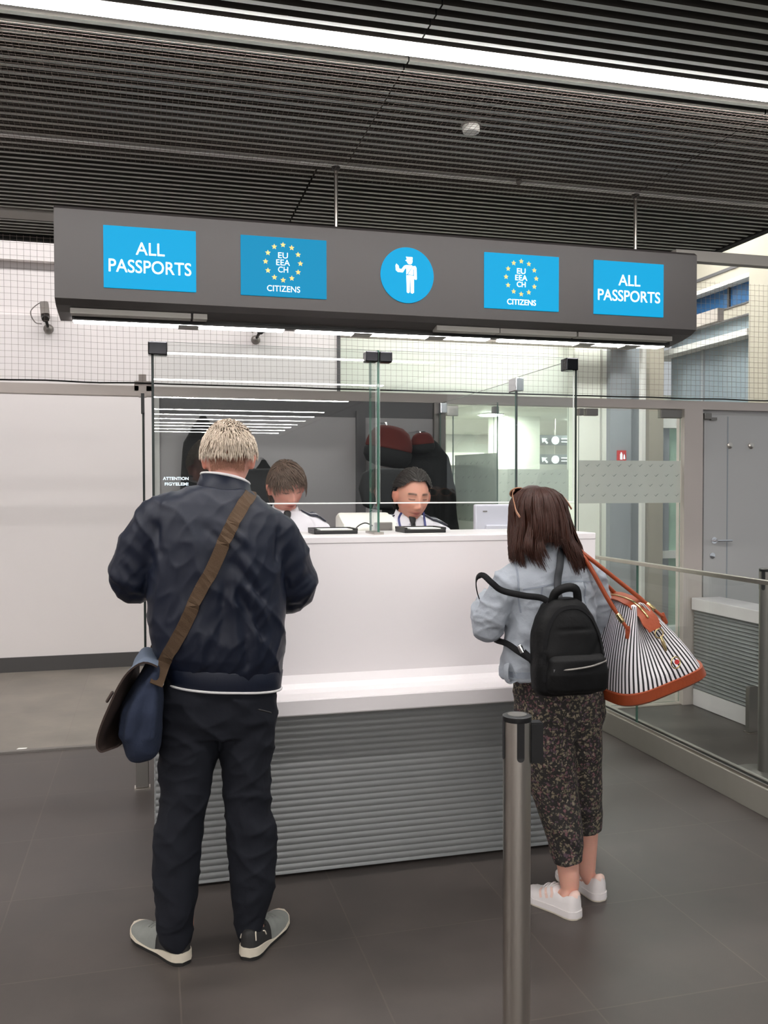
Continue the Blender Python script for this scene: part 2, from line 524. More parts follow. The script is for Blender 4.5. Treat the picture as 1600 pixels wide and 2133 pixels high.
def prism(bm, poly, a0, a1, plane='XZ', mi=0):
    """extrude a polygon of (u, v): plane XZ along Y, YZ along X, XY along Z"""
    def P(u, v, a):
        return {'XZ': (u, a, v), 'YZ': (a, u, v), 'XY': (u, v, a)}[plane]
    lo = [bm.verts.new(P(u, v, a0)) for u, v in poly]
    hi = [bm.verts.new(P(u, v, a1)) for u, v in poly]
    n = len(poly)
    fs = [bm.faces.new(lo), bm.faces.new(hi[::-1])]
    for i in range(n):
        fs.append(bm.faces.new((lo[i], hi[i], hi[(i + 1) % n], lo[(i + 1) % n])))
    for f in fs: f.material_index = mi

def ball(bm, c, r, sub=3, mi=0, mtx=None):
    rx, ry, rz = (r, r, r) if isinstance(r, (int, float)) else r
    mt = Matrix.Translation(c) @ (mtx or Matrix.Identity(4)) @ Matrix.Diagonal((rx, ry, rz, 1))
    res = bmesh.ops.create_icosphere(bm, subdivisions=sub, radius=1.0, matrix=mt)
    for v in res['verts']:
        for f in v.link_faces: f.material_index = mi

def ribbon(bm, pts, nrm, w, t, mi=0):
    """flat strap through pts; nrm: outward normals; width w, thickness t"""
    pts = [Vector(p) for p in pts]
    n = len(pts)
    rows = []
    for i in range(n):
        tg = (pts[min(i + 1, n - 1)] - pts[max(i - 1, 0)]).normalized()
        nn = Vector(nrm[i]); nn = (nn - tg * nn.dot(tg)).normalized()
        sd = tg.cross(nn)
        p = pts[i]
        ww = w[i] if isinstance(w, (list, tuple)) else w
        rows.append([bm.verts.new(q) for q in (p - sd * ww / 2, p + sd * ww / 2, p + sd * ww / 2 + nn * t, p - sd * ww / 2 + nn * t)])
    for i in range(n - 1):
        a, b = rows[i], rows[i + 1]
        for j in range(4):
            bm.faces.new((a[j], a[(j + 1) % 4], b[(j + 1) % 4], b[j])).material_index = mi
    bm.faces.new(rows[0][::-1]).material_index = mi
    bm.faces.new(rows[-1]).material_index = mi

def smooth_path(pts, n):
    """Catmull-Rom through pts, n samples per span"""
    pts = [Vector(p) for p in pts]
    out = []
    for i in range(len(pts) - 1):
        p0, p1, p2, p3 = pts[max(i - 1, 0)], pts[i], pts[i + 1], pts[min(i + 2, len(pts) - 1)]
        for k in range(n):
            t = k / n
            out.append(0.5 * ((2 * p1) + (p2 - p0) * t + (2 * p0 - 5 * p1 + 4 * p2 - p3) * t * t + (3 * p1 - p0 - 3 * p2 + p3) * t ** 3))
    out.append(pts[-1])
    return out

def text_mesh(body, width, height, cx, y, cz, bold=0.0, depth=0.002, rotz=0.0, mirror=False):
    """lettering standing in the XZ plane, facing -Y, fitted to width x cap height, centred"""
    cu = bpy.data.curves.new('t', 'FONT')
    cu.body = body; cu.size = 1.0; cu.offset = bold; cu.extrude = 0.02; cu.resolution_u = 6
    to = bpy.data.objects.new('t', cu); COL.objects.link(to)
    dg = bpy.context.evaluated_depsgraph_get(); dg.update()
    me = bpy.data.meshes.new_from_object(to.evaluated_get(dg))
    bpy.data.objects.remove(to); bpy.data.curves.remove(cu)
    co = np.empty(len(me.vertices) * 3, 'f'); me.vertices.foreach_get('co', co); co = co.reshape(-1, 3)
    lo, hi = co.min(0), co.max(0)
    mid = (lo + hi) / 2
    sx = width / (hi[0] - lo[0]); sy = height / (hi[1] - lo[1])
    o2 = np.empty_like(co)
    o2[:, 0] = (co[:, 0] - mid[0]) * sx
    o2[:, 2] = (co[:, 1] - mid[1]) * sy
    o2[:, 1] = -(co[:, 2] - lo[2]) / (hi[2] - lo[2]) * depth
    c, s = math.cos(rotz), math.sin(rotz)
    o3 = o2.copy()
    o3[:, 0] = o2[:, 0] * c - o2[:, 1] * s + cx
    o3[:, 1] = o2[:, 0] * s + o2[:, 1] * c + y
    o3[:, 2] += cz
    me.vertices.foreach_set('co', o3.reshape(-1)); me.update()
    return me

def apply_mods(bm, mods):
    me = bpy.data.meshes.new('tmp'); bm.to_mesh(me); bm.free()
    o = bpy.data.objects.new('tmp', me); COL.objects.link(o)
    for typ, kw in mods:
        md = o.modifiers.new('m', typ)
        for k, v in kw.items(): setattr(md, k, v)
    dg = bpy.context.evaluated_depsgraph_get(); dg.update()
    out = bpy.data.meshes.new_from_object(o.evaluated_get(dg))
    bpy.data.objects.remove(o); bpy.data.meshes.remove(me)
    return out

def remesh(bm, voxel, smooth=4, factor=0.5):
    bmesh.ops.recalc_face_normals(bm, faces=bm.faces)
    mods = [('REMESH', dict(mode='VOXEL', voxel_size=voxel))]
    if smooth: mods.append(('SMOOTH', dict(factor=factor, iterations=smooth)))
    return apply_mods(bm, mods)

def get_co(me):
    co = np.empty(len(me.vertices) * 3, 'f'); me.vertices.foreach_get('co', co)
    return co.reshape(-1, 3).astype('d')
def get_no(me):
    no = np.empty(len(me.vertices) * 3, 'f'); me.vertices.foreach_get('normal', no)
    return no.reshape(-1, 3).astype('d')
def set_co(me, co):
    me.vertices.foreach_set('co', co.astype('f').reshape(-1)); me.update()

def folds(me, strokes):
    """cloth folds: each stroke (p0, p1, width, height) raises or sinks the surface along a line"""
    co, no = get_co(me), get_no(me)
    d = np.zeros(len(co))
    for p0, p1, w, a in strokes:
        p0 = np.array(p0, 'd'); p1 = np.array(p1, 'd')
        e = p1 - p0; L = e @ e
        t = np.clip(((co - p0) @ e) / L, 0, 1)
        q = co - (p0 + t[:, None] * e)
        r2 = (q * q).sum(1)
        d += a * np.exp(-r2 / (w * w)) * np.clip(1.15 - np.abs(2 * t - 1) ** 3, 0, 1)
    set_co(me, co + no * d[:, None])

def creases(me, amp, freq, seed=0.0, power=2.0, shear=0.0):
    """crisp cloth wrinkles: ridged noise"""
    co, no = get_co(me), get_no(me)
    fx, fy, fz = freq
    d = np.array([(1 - min(1, 2.2 * abs(noise.noise(((p[0] + shear * p[2]) * fx + seed, p[1] * fy + seed, p[2] * fz - seed))))) ** power for p in co])
    set_co(me, co + no * ((d - 0.3) * amp)[:, None])

def crumple(me, amp, freq, seed=0.0, zmask=None):
    """soft cloth undulation; freq may be a 3-tuple"""
    co, no = get_co(me), get_no(me)
    fx, fy, fz = (freq, freq, freq) if isinstance(freq, (int, float)) else freq
    d = np.array([noise.noise((p[0] * fx + seed, p[1] * fy + seed, p[2] * fz + seed)) for p in co])
    if zmask: d = d * np.array([zmask(p) for p in co])
    set_co(me, co + no * (d * amp)[:, None])

def paint(me, cols):
    at = me.color_attributes.new('tone', 'FLOAT_COLOR', 'POINT')
    buf = np.ones((len(me.vertices), 4), 'f'); buf[:, :3] = cols
    at.data.foreach_set('color', buf.reshape(-1))

# =================================================================== THE SETTING
ZC = 3.06          # underside of the slatted ceiling
YP = 5.6           # plane of the glazed partition
YW = 8.05          # plane of the white wall beyond it

struct('floor', B(-7, 9, -20, 5.575, -0.1, 0), 'floor')
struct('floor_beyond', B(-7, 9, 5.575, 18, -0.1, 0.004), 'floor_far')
struct('floor_threshold', B(-3, 0.0, 5.555, 5.60, 0, 0.012), 'steel_dark')

# slatted ceiling: one mesh of slats, gaps left for the strip lights and a dark void above
STRIPS = [2.93, 1.55, -2.73, -5.1, -7.45, -9.6, -10.7, -11.8, -12.9, -13.8, -14.9, -16.0]
bm = NB()
y = -18.0
pitch = 0.062
while y < YP - 0.03:
    if not any(abs(y + 0.012 - s) < 0.066 for s in STRIPS) and abs(y + 0.014 - 4.07) > 0.03:
        for xa, xb in ((-7.0, 0.883), (0.889, 2.395), (2.401, 3.45)) if 1 < y < 4.1 else ((-7.0, 0.755), (0.765, 3.45)):
            nf = len(bm.faces); box(bm, xa, xb, y, y + 0.023, ZC, ZC + 0.09)
    y += pitch
bm.normal_update()
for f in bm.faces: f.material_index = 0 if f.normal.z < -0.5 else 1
struct('ceiling', bm, ['slat', 'slat_side_shade'])
struct('ceiling_void', B(-7, 3.5, -18, YP + 0.05, ZC + 0.3, ZC + 0.34), 'void')
struct('ceiling_fascia', B(3.45, 3.5, -18, YP + 0.05, ZC - 0.01, ZC + 0.3), 'void')
struct('ceiling_end', B(-7, 3.5, YP + 0.01, YP + 0.05, ZC - 0.03, ZC + 0.3), 'void')
struct('trim_1', B(-7, 3.45, 4.055, 4.085, ZC - 0.004, ZC + 0.05), 'trim_white')
struct('ceiling_bulkhead', B(-7, 0.02, 5.12, 5.27, ZC - 0.008, ZC + 0.06), 'canopy_grey')

# strip lights
for i, ys in enumerate(STRIPS):
    xe = 3.35 if i == 0 else 3.25
    where = {0: 'long white ceiling strip light shining right above the passport counter', 1: 'white ceiling strip light overhead, nearer than the one above the counter'}.get(i, 'white ceiling strip light seen mirrored in the glass screen')
    t = thing('strip_light', where, 'light', (0, ys, ZC), 'ceiling strip lights' if i < 2 else 'ceiling strip lights behind the viewer')
    ch = NB()
    box(ch, -7, xe, ys - 0.046, ys - 0.031, ZC - 0.002, ZC + 0.1)
    box(ch, -7, xe, ys + 0.031, ys + 0.046, ZC - 0.002, ZC + 0.1)
    box(ch, -7, xe, ys - 0.046, ys + 0.046, ZC + 0.1, ZC + 0.115)
    obj('channel', ch, 'steel_dark', t)
    obj('diffuser', B(-6.98, xe - 0.02, ys - 0.030, ys + 0.030, ZC - 0.012, ZC + 0.02), 'light', t)

# smoke detector and hanging rods
t = thing('smoke_detector', 'round white smoke detector on the slatted ceiling', 'smoke detector', (1.29, 3.48, ZC))
bm = NB(); lathe(bm, [(0.03, 0), (0.036, -0.004), (0.036, -0.022), (0.033, -0.03), (0.012, -0.034)], (1.29, 3.48, ZC)); obj('housing', bm, 'plastic_white', t, smooth=True, angle=35)
bm = NB(); cyl(bm, 1.29, 3.48, ZC - 0.001, ZC + 0.012, 0.042); obj('base', bm, 'canopy_grey', t)
bm = NB(); lathe(bm, [(0.014, 0), (0.014, -0.01), (0.01, -0.02), (0.004, -0.024)], (1.74, 4.03, ZC)); obj('sprinkler', bm, 'steel_dark', None, 'small metal sprinkler head on the ceiling above the round sign', 'sprinkler', smooth=True)

# white wall beyond the partition, left of the wide opening
bm = NB()
box(bm, -7, 1.68, YW, YW + 0.15, 0, 3.04)
box(bm, -7, 1.68, YW + 0.06, YW + 0.2, 3.04, 3.5)
box(bm, -7, 1.68, YW - 0.02, YW + 0.2, 3.5, 4.2)
struct('wall_back', bm, 'wall')
struct('baseboard_back', B(-7, 1.68, YW - 0.012, YW, 0, 0.13), 'base_grey')
struct('trim_2', B(1.665, 1.695, YW - 0.01, YW + 0.16, 0, 3.0), 'wall_dark')
struct('trim_3', B(1.68, 4.74, YW - 0.03, YW + 0.12, 2.985, 3.10), 'alu')
struct('trim_4', B(4.68, 4.74, 6.6, YW, 2.99, 3.10), 'alu')
struct('trim_5', B(4.80, 4.84, 7.99, 8.05, 0, 3.02), 'trim_white')
struct('wall_bulkhead', B(1.7, 4.55, 8.62, 8.75, 2.46, 4.2), 'hall_white')
struct('ceiling_hall', B(1.7, 7.5, 8.75, 16, 2.52, 2.6), 'hall_white')
struct('wall_hall_left', B(1.6, 1.7, YW + 0.2, 16, 0, 2.6), 'hall_white')
bm = NB()
box(bm, 1.6, 9, 14.6, 14.8, 0, 2.6)
struct('wall_far', bm, 'hall_grey')
struct('trim_6', B(1.7, 5.6, 14.45, 14.6, 1.98, 2.2), 'hall_white')
struct('ceiling_upper', B(-7, 9, YP + 0.05, 16, 4.6, 4.7), 'wall')
# right hand stretch of wall, plainly divided into plaster panels and pilasters
struct('wall_right', B(4.20, 4.56, 8.28, 8.45, 0, 4.2), 'hall_white')
struct('trim_7', B(4.485, 4.5, 8.265, 8.28, 0, 3.0), 'hall_grey')
struct('wall_pilaster', B(4.56, 4.80, 8.2, 8.45, 0, 4.2), 'pilaster')
struct('wall_right_panel', B(4.80, 5.03, 8.3, 8.45, 0, 4.2), 'pilaster')
struct('wall_right_pier', B(5.03, 5.20, 8.24, 8.45, 0, 4.2), 'beige')
struct('wall_right_reveal', B(5.20, 5.31, 8.3, 8.45, 0, 2.32), 'pilaster')
struct('window_1', B(5.31, 5.62, 8.34, 8.40, 0.9, 2.2), 'window_green')
struct('window_2', B(5.31, 5.62, 8.34, 8.40, 0.1, 0.82), 'window_green')
struct('trim_8', B(5.20, 5.62, 8.28, 8.42, 0.82, 0.9), 'trim_white')
struct('trim_9', B(5.20, 5.62, 8.26, 8.42, 2.2, 2.32), 'trim_white')

# facade along the right side, with high windows
bm = NB()
box(bm, 5.5, 5.7, 7.17, 8.66, 3.73, 4.6)
box(bm, 5.5, 5.7, 7.17, 8.66, 3.59, 3.70)
box(bm, 5.5, 5.7, 7.17, 8.66, 3.22, 3.33)
struct('wall_facade', bm, 'beige')
struct('trim_10', B(5.44, 5.7, 7.17, 8.66, 3.55, 3.59), 'trim_white')
struct('trim_11', B(5.40, 5.7, 7.17, 8.9, 3.0, 3.06), 'trim_white')
struct('trim_12', B(5.49, 5.52, 7.17, 8.66, 3.92, 3.94), 'wall_dark')
struct('trim_13', B(5.49, 5.52, 7.17, 8.66, 3.70, 3.73), 'wall_dark')
struct('trim_14', B(5.49, 5.52, 7.17, 8.66, 3.325, 3.34), 'wall_dark')
struct('trim_15', B(5.49, 5.52, 7.17, 8.66, 3.21, 3.225), 'wall_dark')
struct('window_3', B(5.56, 5.6, 7.17, 8.66, 3.33, 3.56), 'window_blue')
struct('window_4', B(5.56, 5.6, 7.17, 8.66, 3.06, 3.22), 'window_grey')
struct('window_5', B(5.56, 5.6, 7.17, 8.66, 2.0, 3.0), 'window_grey')
struct('trim_16', B(5.54, 5.57, 7.63, 7.66, 3.33, 3.55), 'base_grey')
struct('trim_17', B(5.54, 5.57, 8.05, 8.08, 2.0, 3.0), 'pilaster')
struct('wall_facade_pier', B(5.42, 5.8, 6.2, 7.17, 0, 4.6), 'beige')
struct('wall_facade_low', B(5.5, 5.7, 7.17, 8.66, 0, 2.0), 'pilaster')

# left boundary of the hall and an unseen dark end added to darken glass reflections
struct('wall_unseen_end', B(-7, 9, -19.4, -19.2, 0, 4.6), 'wall_unseen')
struct('wall_left', B(-7.1, -7, -20, 16, 0, 4.6), 'wall')

# lights of the hall beyond, then unseen fill panels added to brighten walls
for i, (x, yy) in enumerate(((2.6, 10.2), (2.6, 12.6), (4.2, 10.6), (4.2, 13.2), (5.8, 11.0), (5.8, 13.4))):
    t = thing('hall_light', 'round white downlight in the low ceiling of the hall beyond', 'light', (x, yy, 2.52), 'downlights in the far hall')
    bm = NB(); lathe(bm, [(0.17, 0), (0.17, -0.012), (0.145, -0.012), (0.145, 0)], (x, yy, 2.52)); obj('rim', bm, 'trim_white', t)
    bm = NB(); cyl(bm, x, yy, 2.500, 2.512, 0.142); obj('diffuser', bm, 'hall_light', t)
for i, (x0, x1, yy, zz) in enumerate(((-3.5, 1.2, 6.8, 4.56), (2.0, 4.6, 6.9, 4.56), (3.3, 5.3, 7.45, 4.56))):
    t = thing('fill_panel', ('long unseen fill panel added overhead to brighten the left white wall', 'unseen fill panel added overhead behind the glass doors', 'unseen fill panel added overhead to brighten the grey pilaster')[i], 'light', (x0, yy, zz), 'added fill panels out of view')
    obj('frame', B(x0, x1, yy - 0.17, yy + 0.17, zz, zz + 0.03), 'trim_white', t)
    obj('diffuser', B(x0 + 0.03, x1 - 0.03, yy - 0.14, yy + 0.14, zz - 0.012, zz), ('upper_fill', 'side_fill', 'side_fill')[i], t)

# white column and hanging direction signs in the far hall
bm = NB()
prism(bm, [(4.44, 10.9), (4.52, 10.82), (4.98, 10.82), (4.98, 11.3), (4.44, 11.3)], 0, 2.52, 'XY')
struct('wall_hall_column', bm, 'hall_white')
for k, (zz, lab) in enumerate(((2.215, 'upper hanging dark direction sign with white arrow and lit disc in the far hall'), (1.955, 'lower hanging dark direction sign with white arrow and lit disc in the far hall'))):
    t = thing('direction_sign', lab, 'sign', (5.3, 11.0, zz), 'direction signs in the far hall')
    obj('board', B(5.02, 5.62, 11.0, 11.06, zz - 0.06, zz + 0.075), 'pilaster', t)
    bm = NB(); lathe(bm, [(0.055, 0.0), (0.055, -0.012)], (5.29, 11.0, zz + 0.005), 'Y'); obj('lit_disc', bm, 'sign_white', t)
    bm = NB(); prism(bm, [(5.09, zz + 0.035), (5.17, zz + 0.03), (5.14, zz + 0.01), (5.18, zz - 0.03), (5.165, zz - 0.045), (5.125, zz - 0.005), (5.1, zz - 0.03)], 10.985, 11.0); obj('arrow', bm, 'sign_white', t)
    bm = NB(); box(bm, 5.38, 5.60, 10.99, 11.0, zz + 0.02, zz + 0.035); box(bm, 5.38, 5.58, 10.99, 11.0, zz - 0.02, zz - 0.008); obj('white_bar', bm, 'sign_white', t)
    bm = NB(); cyl(bm, 5.3, 11.03, zz + 0.075, 2.52 if k == 0 else 2.155, 0.008, 8); obj('hanger', bm, 'steel', t)

# red fire sign on the pilaster
t = thing('fire_sign', 'small square red fire extinguisher sign on the grey pilaster', 'sign', (4.68, 8.19, 1.86))
obj('plate', B(4.635, 4.735, 8.185, 8.2, 1.845, 1.955), 'red', t)
bm = NB(); prism(bm, [(4.665, 1.86), (4.69, 1.86), (4.69, 1.915), (4.683, 1.925), (4.683, 1.935), (4.672, 1.935), (4.672, 1.925), (4.665, 1.915)], 8.181, 8.185)
prism(bm, [(4.702, 1.865), (4.722, 1.865), (4.718, 1.9), (4.712, 1.918), (4.705, 1.9)], 8.181, 8.185); obj('pictogram', bm, 'sign_white_dim', t)

# two surveillance cameras on the white wall
def cctv(loc, rot, label):
    x, yy, z = loc
    t = thing('surveillance_camera', label, 'camera', (x, yy, z), 'surveillance cameras on the white wall')
    bm = NB(); ball(bm, (x, yy - 0.005, z), (0.042, 0.05, 0.042)); obj('ball_mount', bm, 'steel_dark', t, smooth=True)
    Rm = Matrix.Translation((x, yy - 0.06, z)) @ Matrix.Rotation(rot, 4, 'Y')
    bm = NB(); tube(bm, [Rm @ Vector((0, 0.03, 0.0)), Rm @ Vector((0, -0.03, 0.045)), Rm @ Vector((0, -0.03, 0.075))], 0.013, 10); obj('arm', bm, 'black', t, smooth=True)
    bm = NB(); tube(bm, [Rm @ Vector((0, 0.02, 0.20)), Rm @ Vector((0, -0.06, 0.085))], [(0.04, 0.036)] * 2, 12, ref=(1, 0, 0), rnd=False, power=4); obj('body', bm, 'steel_dark', t, smooth=True, angle=40)
    bm = NB(); tube(bm, [Rm @ Vector((0, -0.05, 0.098)), Rm @ Vector((0, -0.095, 0.055))], 0.03, 14, ref=(1, 0, 0), rnd=False); obj('lens', bm, 'black', t, smooth=True, angle=40)
    bm = NB(); tube(bm, smooth_path([Rm @ Vector((0.0, 0.02, 0.2)), Rm @ Vector((-0.03, 0.04, 0.225)), Rm @ Vector((-0.12, 0.05, 0.16)), Rm @ Vector((-0.10, 0.06, 0.07)), Rm @ Vector((-0.05, 0.06, 0.05))], 6), 0.004, 6, ref=(0, 1, 0.1)); obj('cable', bm, 'steel_dark', t, smooth=True)
cctv((-0.845, YW, 2.93), math.radians(-8), 'left surveillance camera on a ball mount with a looped cable')
cctv((0.915, YW, 2.91), math.radians(25), 'surveillance camera on a ball mount high behind the glass screen')

# ------------------------------------------------------------------ glazed partition
struct('trim_18', B(-3.0, 5.4, YP - 0.03, YP + 0.05, 2.125, 2.185), 'alu')
struct('trim_19', B(3.68, 3.83, YP - 0.04, YP + 0.06, 0, 2.125), 'alu')
bm = NB()

def pane(name, x0, x1, yy, z0, z1, label=None, cat=None, group=None, parent=None, kind=None, th=0.01, gm='glass', em='edge'):
    """upright clear pane in the XZ plane with polished edges"""
    b2 = NB(); box(b2, x0, x1, yy, yy + th, z0, z1)
    b2.normal_update()
    for f in b2.faces:
        f.material_index = 0 if abs(f.normal.y) > 0.5 else 1
    return obj(name, b2, [gm, em], parent, label, cat, group, kind)

def pane_y(name, xx, y0, y1, z0, z1, label=None, cat=None, group=None, parent=None, kind=None, th=0.01, gm='glass', em='edge'):
    b2 = NB(); box(b2, xx, xx + th, y0, y1, z0, z1)
    b2.normal_update()
    for f in b2.faces:
        f.material_index = 0 if abs(f.normal.x) > 0.5 else 1
    return obj(name, b2, [gm, em], parent, label, cat, group, kind)

def bird_marks(bm, x0, x1, yy, z0, z1, rows, dx, sc=1.0, axis='X'):
    dz = (z1 - z0) / rows
    for r in range(rows):
        zc = z1 - (r + 0.42) * dz
        x = x0 + dx * (0.3 if r % 2 else 0.75)
        while x < x1 - 0.02:
            w = 0.021 * sc
            pts = [(-w, 0.006 * sc), (-w * 0.45, -0.004 * sc), (-w * 0.2, -0.010 * sc), (w * 0.3, 0.0), (w, 0.012 * sc), (w * 0.3, 0.006 * sc), (-w * 0.2, -0.004 * sc)]
            vs = [bm.verts.new((x + a, yy, zc + b) if axis == 'X' else (yy, x + a, zc + b)) for a, b in pts]
            bm.faces.new(vs)
            x += dx

# left glass gate
t = thing('glass_gate', 'frameless glass gate standing open before the white wall at the left', 'glass gate', (-0.45, YP, 0))
pane_y('leaf', -0.056, YP - 0.01, YP + 0.80, 0.02, 2.10, parent=t, em='edge_dark', th=0.014)
bm = NB(); box(bm, -0.10, -0.0, YP - 0.03, YP + 0.03, 2.155, 2.215); box(bm, -0.075, -0.03, YP - 0.034, YP + 0.03, 2.12, 2.255); box(bm, -0.062, -0.042, YP - 0.038, YP + 0.03, 2.02, 2.14, 1)
obj('top_pivot', bm, ['alu', 'black'], t)
# fixed panes right of the booth
for k, (xa, xb, lab) in enumerate(((2.24, 2.85, 'clear glass pane of the partition behind the monitor'), (2.87, 3.67, 'clear glass pane with a frosted bird band left of the grey door post'))):
    t = thing('partition_glass', lab, 'glass panel', ((xa + xb) / 2, YP, 0), 'panes of the glazed partition')
    pane('sheet', xa, xb, YP - 0.004, 0.02, 2.11, parent=t)
    if k == 1:
        obj('frosted_band', B(xa, xb, YP - 0.007, YP - 0.0045, 1.455, 1.755), 'film', t)
        bm = NB(); bird_marks(bm, xa, xb, YP - 0.0075, 1.47, 1.75, 4, 0.083); obj('bird_print', bm, 'mark', t)
    obj('clamp', B(xa - 0.009, xa + 0.03, YP - 0.022, YP + 0.022, 2.065, 2.115, bevel=0.004), 'steel_dark', t)
    if k == 1:
        obj('clamp', B(xa + 0.045, xa + 0.14, YP - 0.022, YP + 0.022, 2.065, 2.115, bevel=0.004), 'steel_dark', t)
        obj('clamp', B(xb - 0.17, xb, YP - 0.022, YP + 0.022, 2.06, 2.12, bevel=0.004), 'steel_dark', t)
# glass door standing ajar behind the booth
t = thing('swing_glass_door', 'frosted glass door leaf ajar between the booth and the monitor', 'glass door', (1.95, YP, 0))
def slant(name, s0, s1, z0, z1, off, th, mats, edge=False):
    p0 = Vector((1.93, YP - 0.04, 0)); d = Vector((2.06 - 1.93, 5.10 - (YP - 0.04), 0)); L = d.length; d.normalize(); n = Vector((-d.y, d.x, 0))
    b2 = NB()
    vs = []
    for z in (z0, z1):
        for s, o_ in ((s0, off), (s1, off), (s1, off + th), (s0, off + th)):
            vs.append(b2.verts.new(p0 + d * (s * L) + n * o_ + Vector((0, 0, z))))
    for q in ((0, 1, 2, 3), (4, 5, 6, 7), (0, 1, 5, 4), (1, 2, 6, 5), (2, 3, 7, 6), (3, 0, 4, 7)):
        f = b2.faces.new([vs[i] for i in q])
        f.material_index = 1 if edge and q in ((0, 1, 2, 3), (4, 5, 6, 7), (1, 2, 6, 5), (3, 0, 4, 7)) else 0
    return obj(name, b2, mats, t)
slant('leaf', 0, 1, 0.02, 2.09, 0, 0.01, ['glass', 'edge'], True)
slant('frosted_band', 0.03, 0.99, 0.92, 1.78, 0.0105, 0.002, 'film_grey')
bm = NB(); bird_marks(bm, 0.04, 0.44, 0.0, 0.95, 1.76, 9, 0.062, 0.8)
p0_ = Vector((1.93, YP - 0.04, 0)); d_ = Vector((2.06 - 1.93, 5.10 - (YP - 0.04), 0)).normalized(); n_ = Vector((-d_.y, d_.x, 0))
for v in bm.verts: v.co = p0_ + d_ * v.co.x + n_ * -0.0012 + Vector((0, 0, v.co.z))
obj('bird_print', bm, 'mark', t)
bm = NB(); box(bm, 1.885, 1.965, YP - 0.06, YP - 0.02, 2.04, 2.11, bevel=0.004); obj('hinge', bm, 'steel', t)
# frosted screen of the hall, further back
t = thing('hall_glass_screen', 'frosted bird patterned glass screen in the hall behind the monitor', 'glass screen', (3.6, 8.3, 0))
pane('sheet', 2.75, 4.15, 8.32, 0.02, 2.4, parent=t)
obj('frosted_band', B(2.75, 4.15, 8.314, 8.318, 1.30, 1.76), 'film', t)
bm = NB(); bird_marks(bm, 2.75, 4.15, 8.313, 1.30, 1.75, 5, 0.088); obj('bird_print', bm, 'mark', t)
obj('lower_band', B(2.75, 4.15, 8.314, 8.318, 0.45, 0.95), 'film', t)

# grey door at the right with its handle
struct('wall_partition', B(3.83, 5.4, YP + 0.02, YP + 0.14, 0, 2.125), 'door_grey')
dr = obj('door_1', B(3.86, 4.85, YP - 0.012, YP + 0.018, 0.01, 2.09, bevel=0.002), 'door_grey', None, kind='structure')
bm = NB()
tube(bm, [(3.945, YP - 0.012, 1.18), (3.945, YP - 0.06, 1.18), (4.06, YP - 0.06, 1.18)], 0.009, 10)
lathe(bm, [(0.024, 0), (0.024, -0.008)], (3.945, YP - 0.012, 1.18), 'Y')
lathe(bm, [(0.022, 0), (0.022, -0.01), (0.008, -0.012)], (3.93, YP - 0.012, 1.07), 'Y')
obj('door_handle', bm, 'chrome', dr, smooth=True, angle=40)
bm = NB(); box(bm, 3.84, 3.9, YP - 0.045, YP - 0.013, 2.055, 2.10, bevel=0.004); box(bm, 3.9, 3.95, YP - 0.035, YP - 0.013, 2.05, 2.07); obj('door_closer', bm, 'steel_dark', dr)
bm = NB()
for xx in (4.07, 4.25): lathe(bm, [(0.022, 0), (0.022, -0.01), (0.012, -0.016)], (xx, YP - 0.012, 1.87), 'Y')
obj('door_knob', bm, 'steel', dr, smooth=True, angle=40)
struct('door_2', B(4.05, 4.06, YP - 0.014, YP - 0.011, 0.02, 2.08), 'pilaster')

# grey back panel of the booth, with dark uprights
bm = NB()
box(bm, 0.045, 1.80, YP - 0.02, YP + 0.02, 0.0, 2.02)
struct('wall_booth', bm, 'wall_grey')
struct('wall_booth_header', B(0.045, 1.80, YP - 0.024, YP + 0.02, 2.02, 2.125), 'wall_dark')
struct('trim_20', B(1.275, 1.335, YP - 0.05, YP - 0.02, 0.3, 2.06), 'wall_dark')
struct('trim_21', B(1.80, 1.88, YP - 0.05, YP + 0.03, 0.0, 2.125), 'steel_dark')
struct('trim_22', B(0.0, 0.045, YP - 0.04, YP + 0.03, 0.0, 2.125), 'trim_white')
struct('floor_booth', B(0.06, 1.80, 4.34, YP - 0.06, 0.0, 0.30), 'base_grey')

# bird netting: a hanging sheet on the partition rail and a finer one under the slats
bm = NB()
def cord(a, b, r, mi=0):
    tube(bm, [a, b], r, 3, ref=(0.3, 1, 0.2), cap=False, mi=mi)
yn = YP - 0.05
nx = int(6.4 / 0.037)
def sag(x, z):
    return 0.006 * noise.noise((x * 1.7, z * 2.2, 3.1)), 0.008 * noise.noise((x * 2.1, z * 1.3, 8.4))
for i in range(nx + 1):
    x = -1.9 + i * 0.037
    pts = []
    for k in range(7):
        z = 2.20 + k * (3.04 - 2.20) / 6
        a, b = sag(x, z)
        pts.append((x + a, yn + 0.01 * noise.noise((x, z, 1)), z))
    tube(bm, pts, 0.0009, 3, ref=(0.2, 1, 0), cap=False)
for k in range(23):
    z = 2.215 + k * 0.037
    pts = []
    for i in range(41):
        x = -1.9 + i * 0.16
        a, b = sag(x, z)
        pts.append((x, yn + 0.01 * noise.noise((x, z, 1)), z + b))
    tube(bm, pts, 0.0009, 3, ref=(0.2, 1, 0), cap=False)
t = thing('bird_netting', 'dark square mesh bird net hung above the partition rail', 'net', (1.3, yn, 2.19))
o = obj('mesh_sheet', bm, 'net', t); o['kind'] = 'stuff'
bm = NB()
tube(bm, [(-1.9 + i * 0.1, yn - 0.006, 2.198 + 0.006 * noise.noise((i * 0.35, 0, 5))) for i in range(65)], 0.005, 5, ref=(0.2, 1, 0))
obj('edge_rope', bm, 'rope', t)
bm = NB()
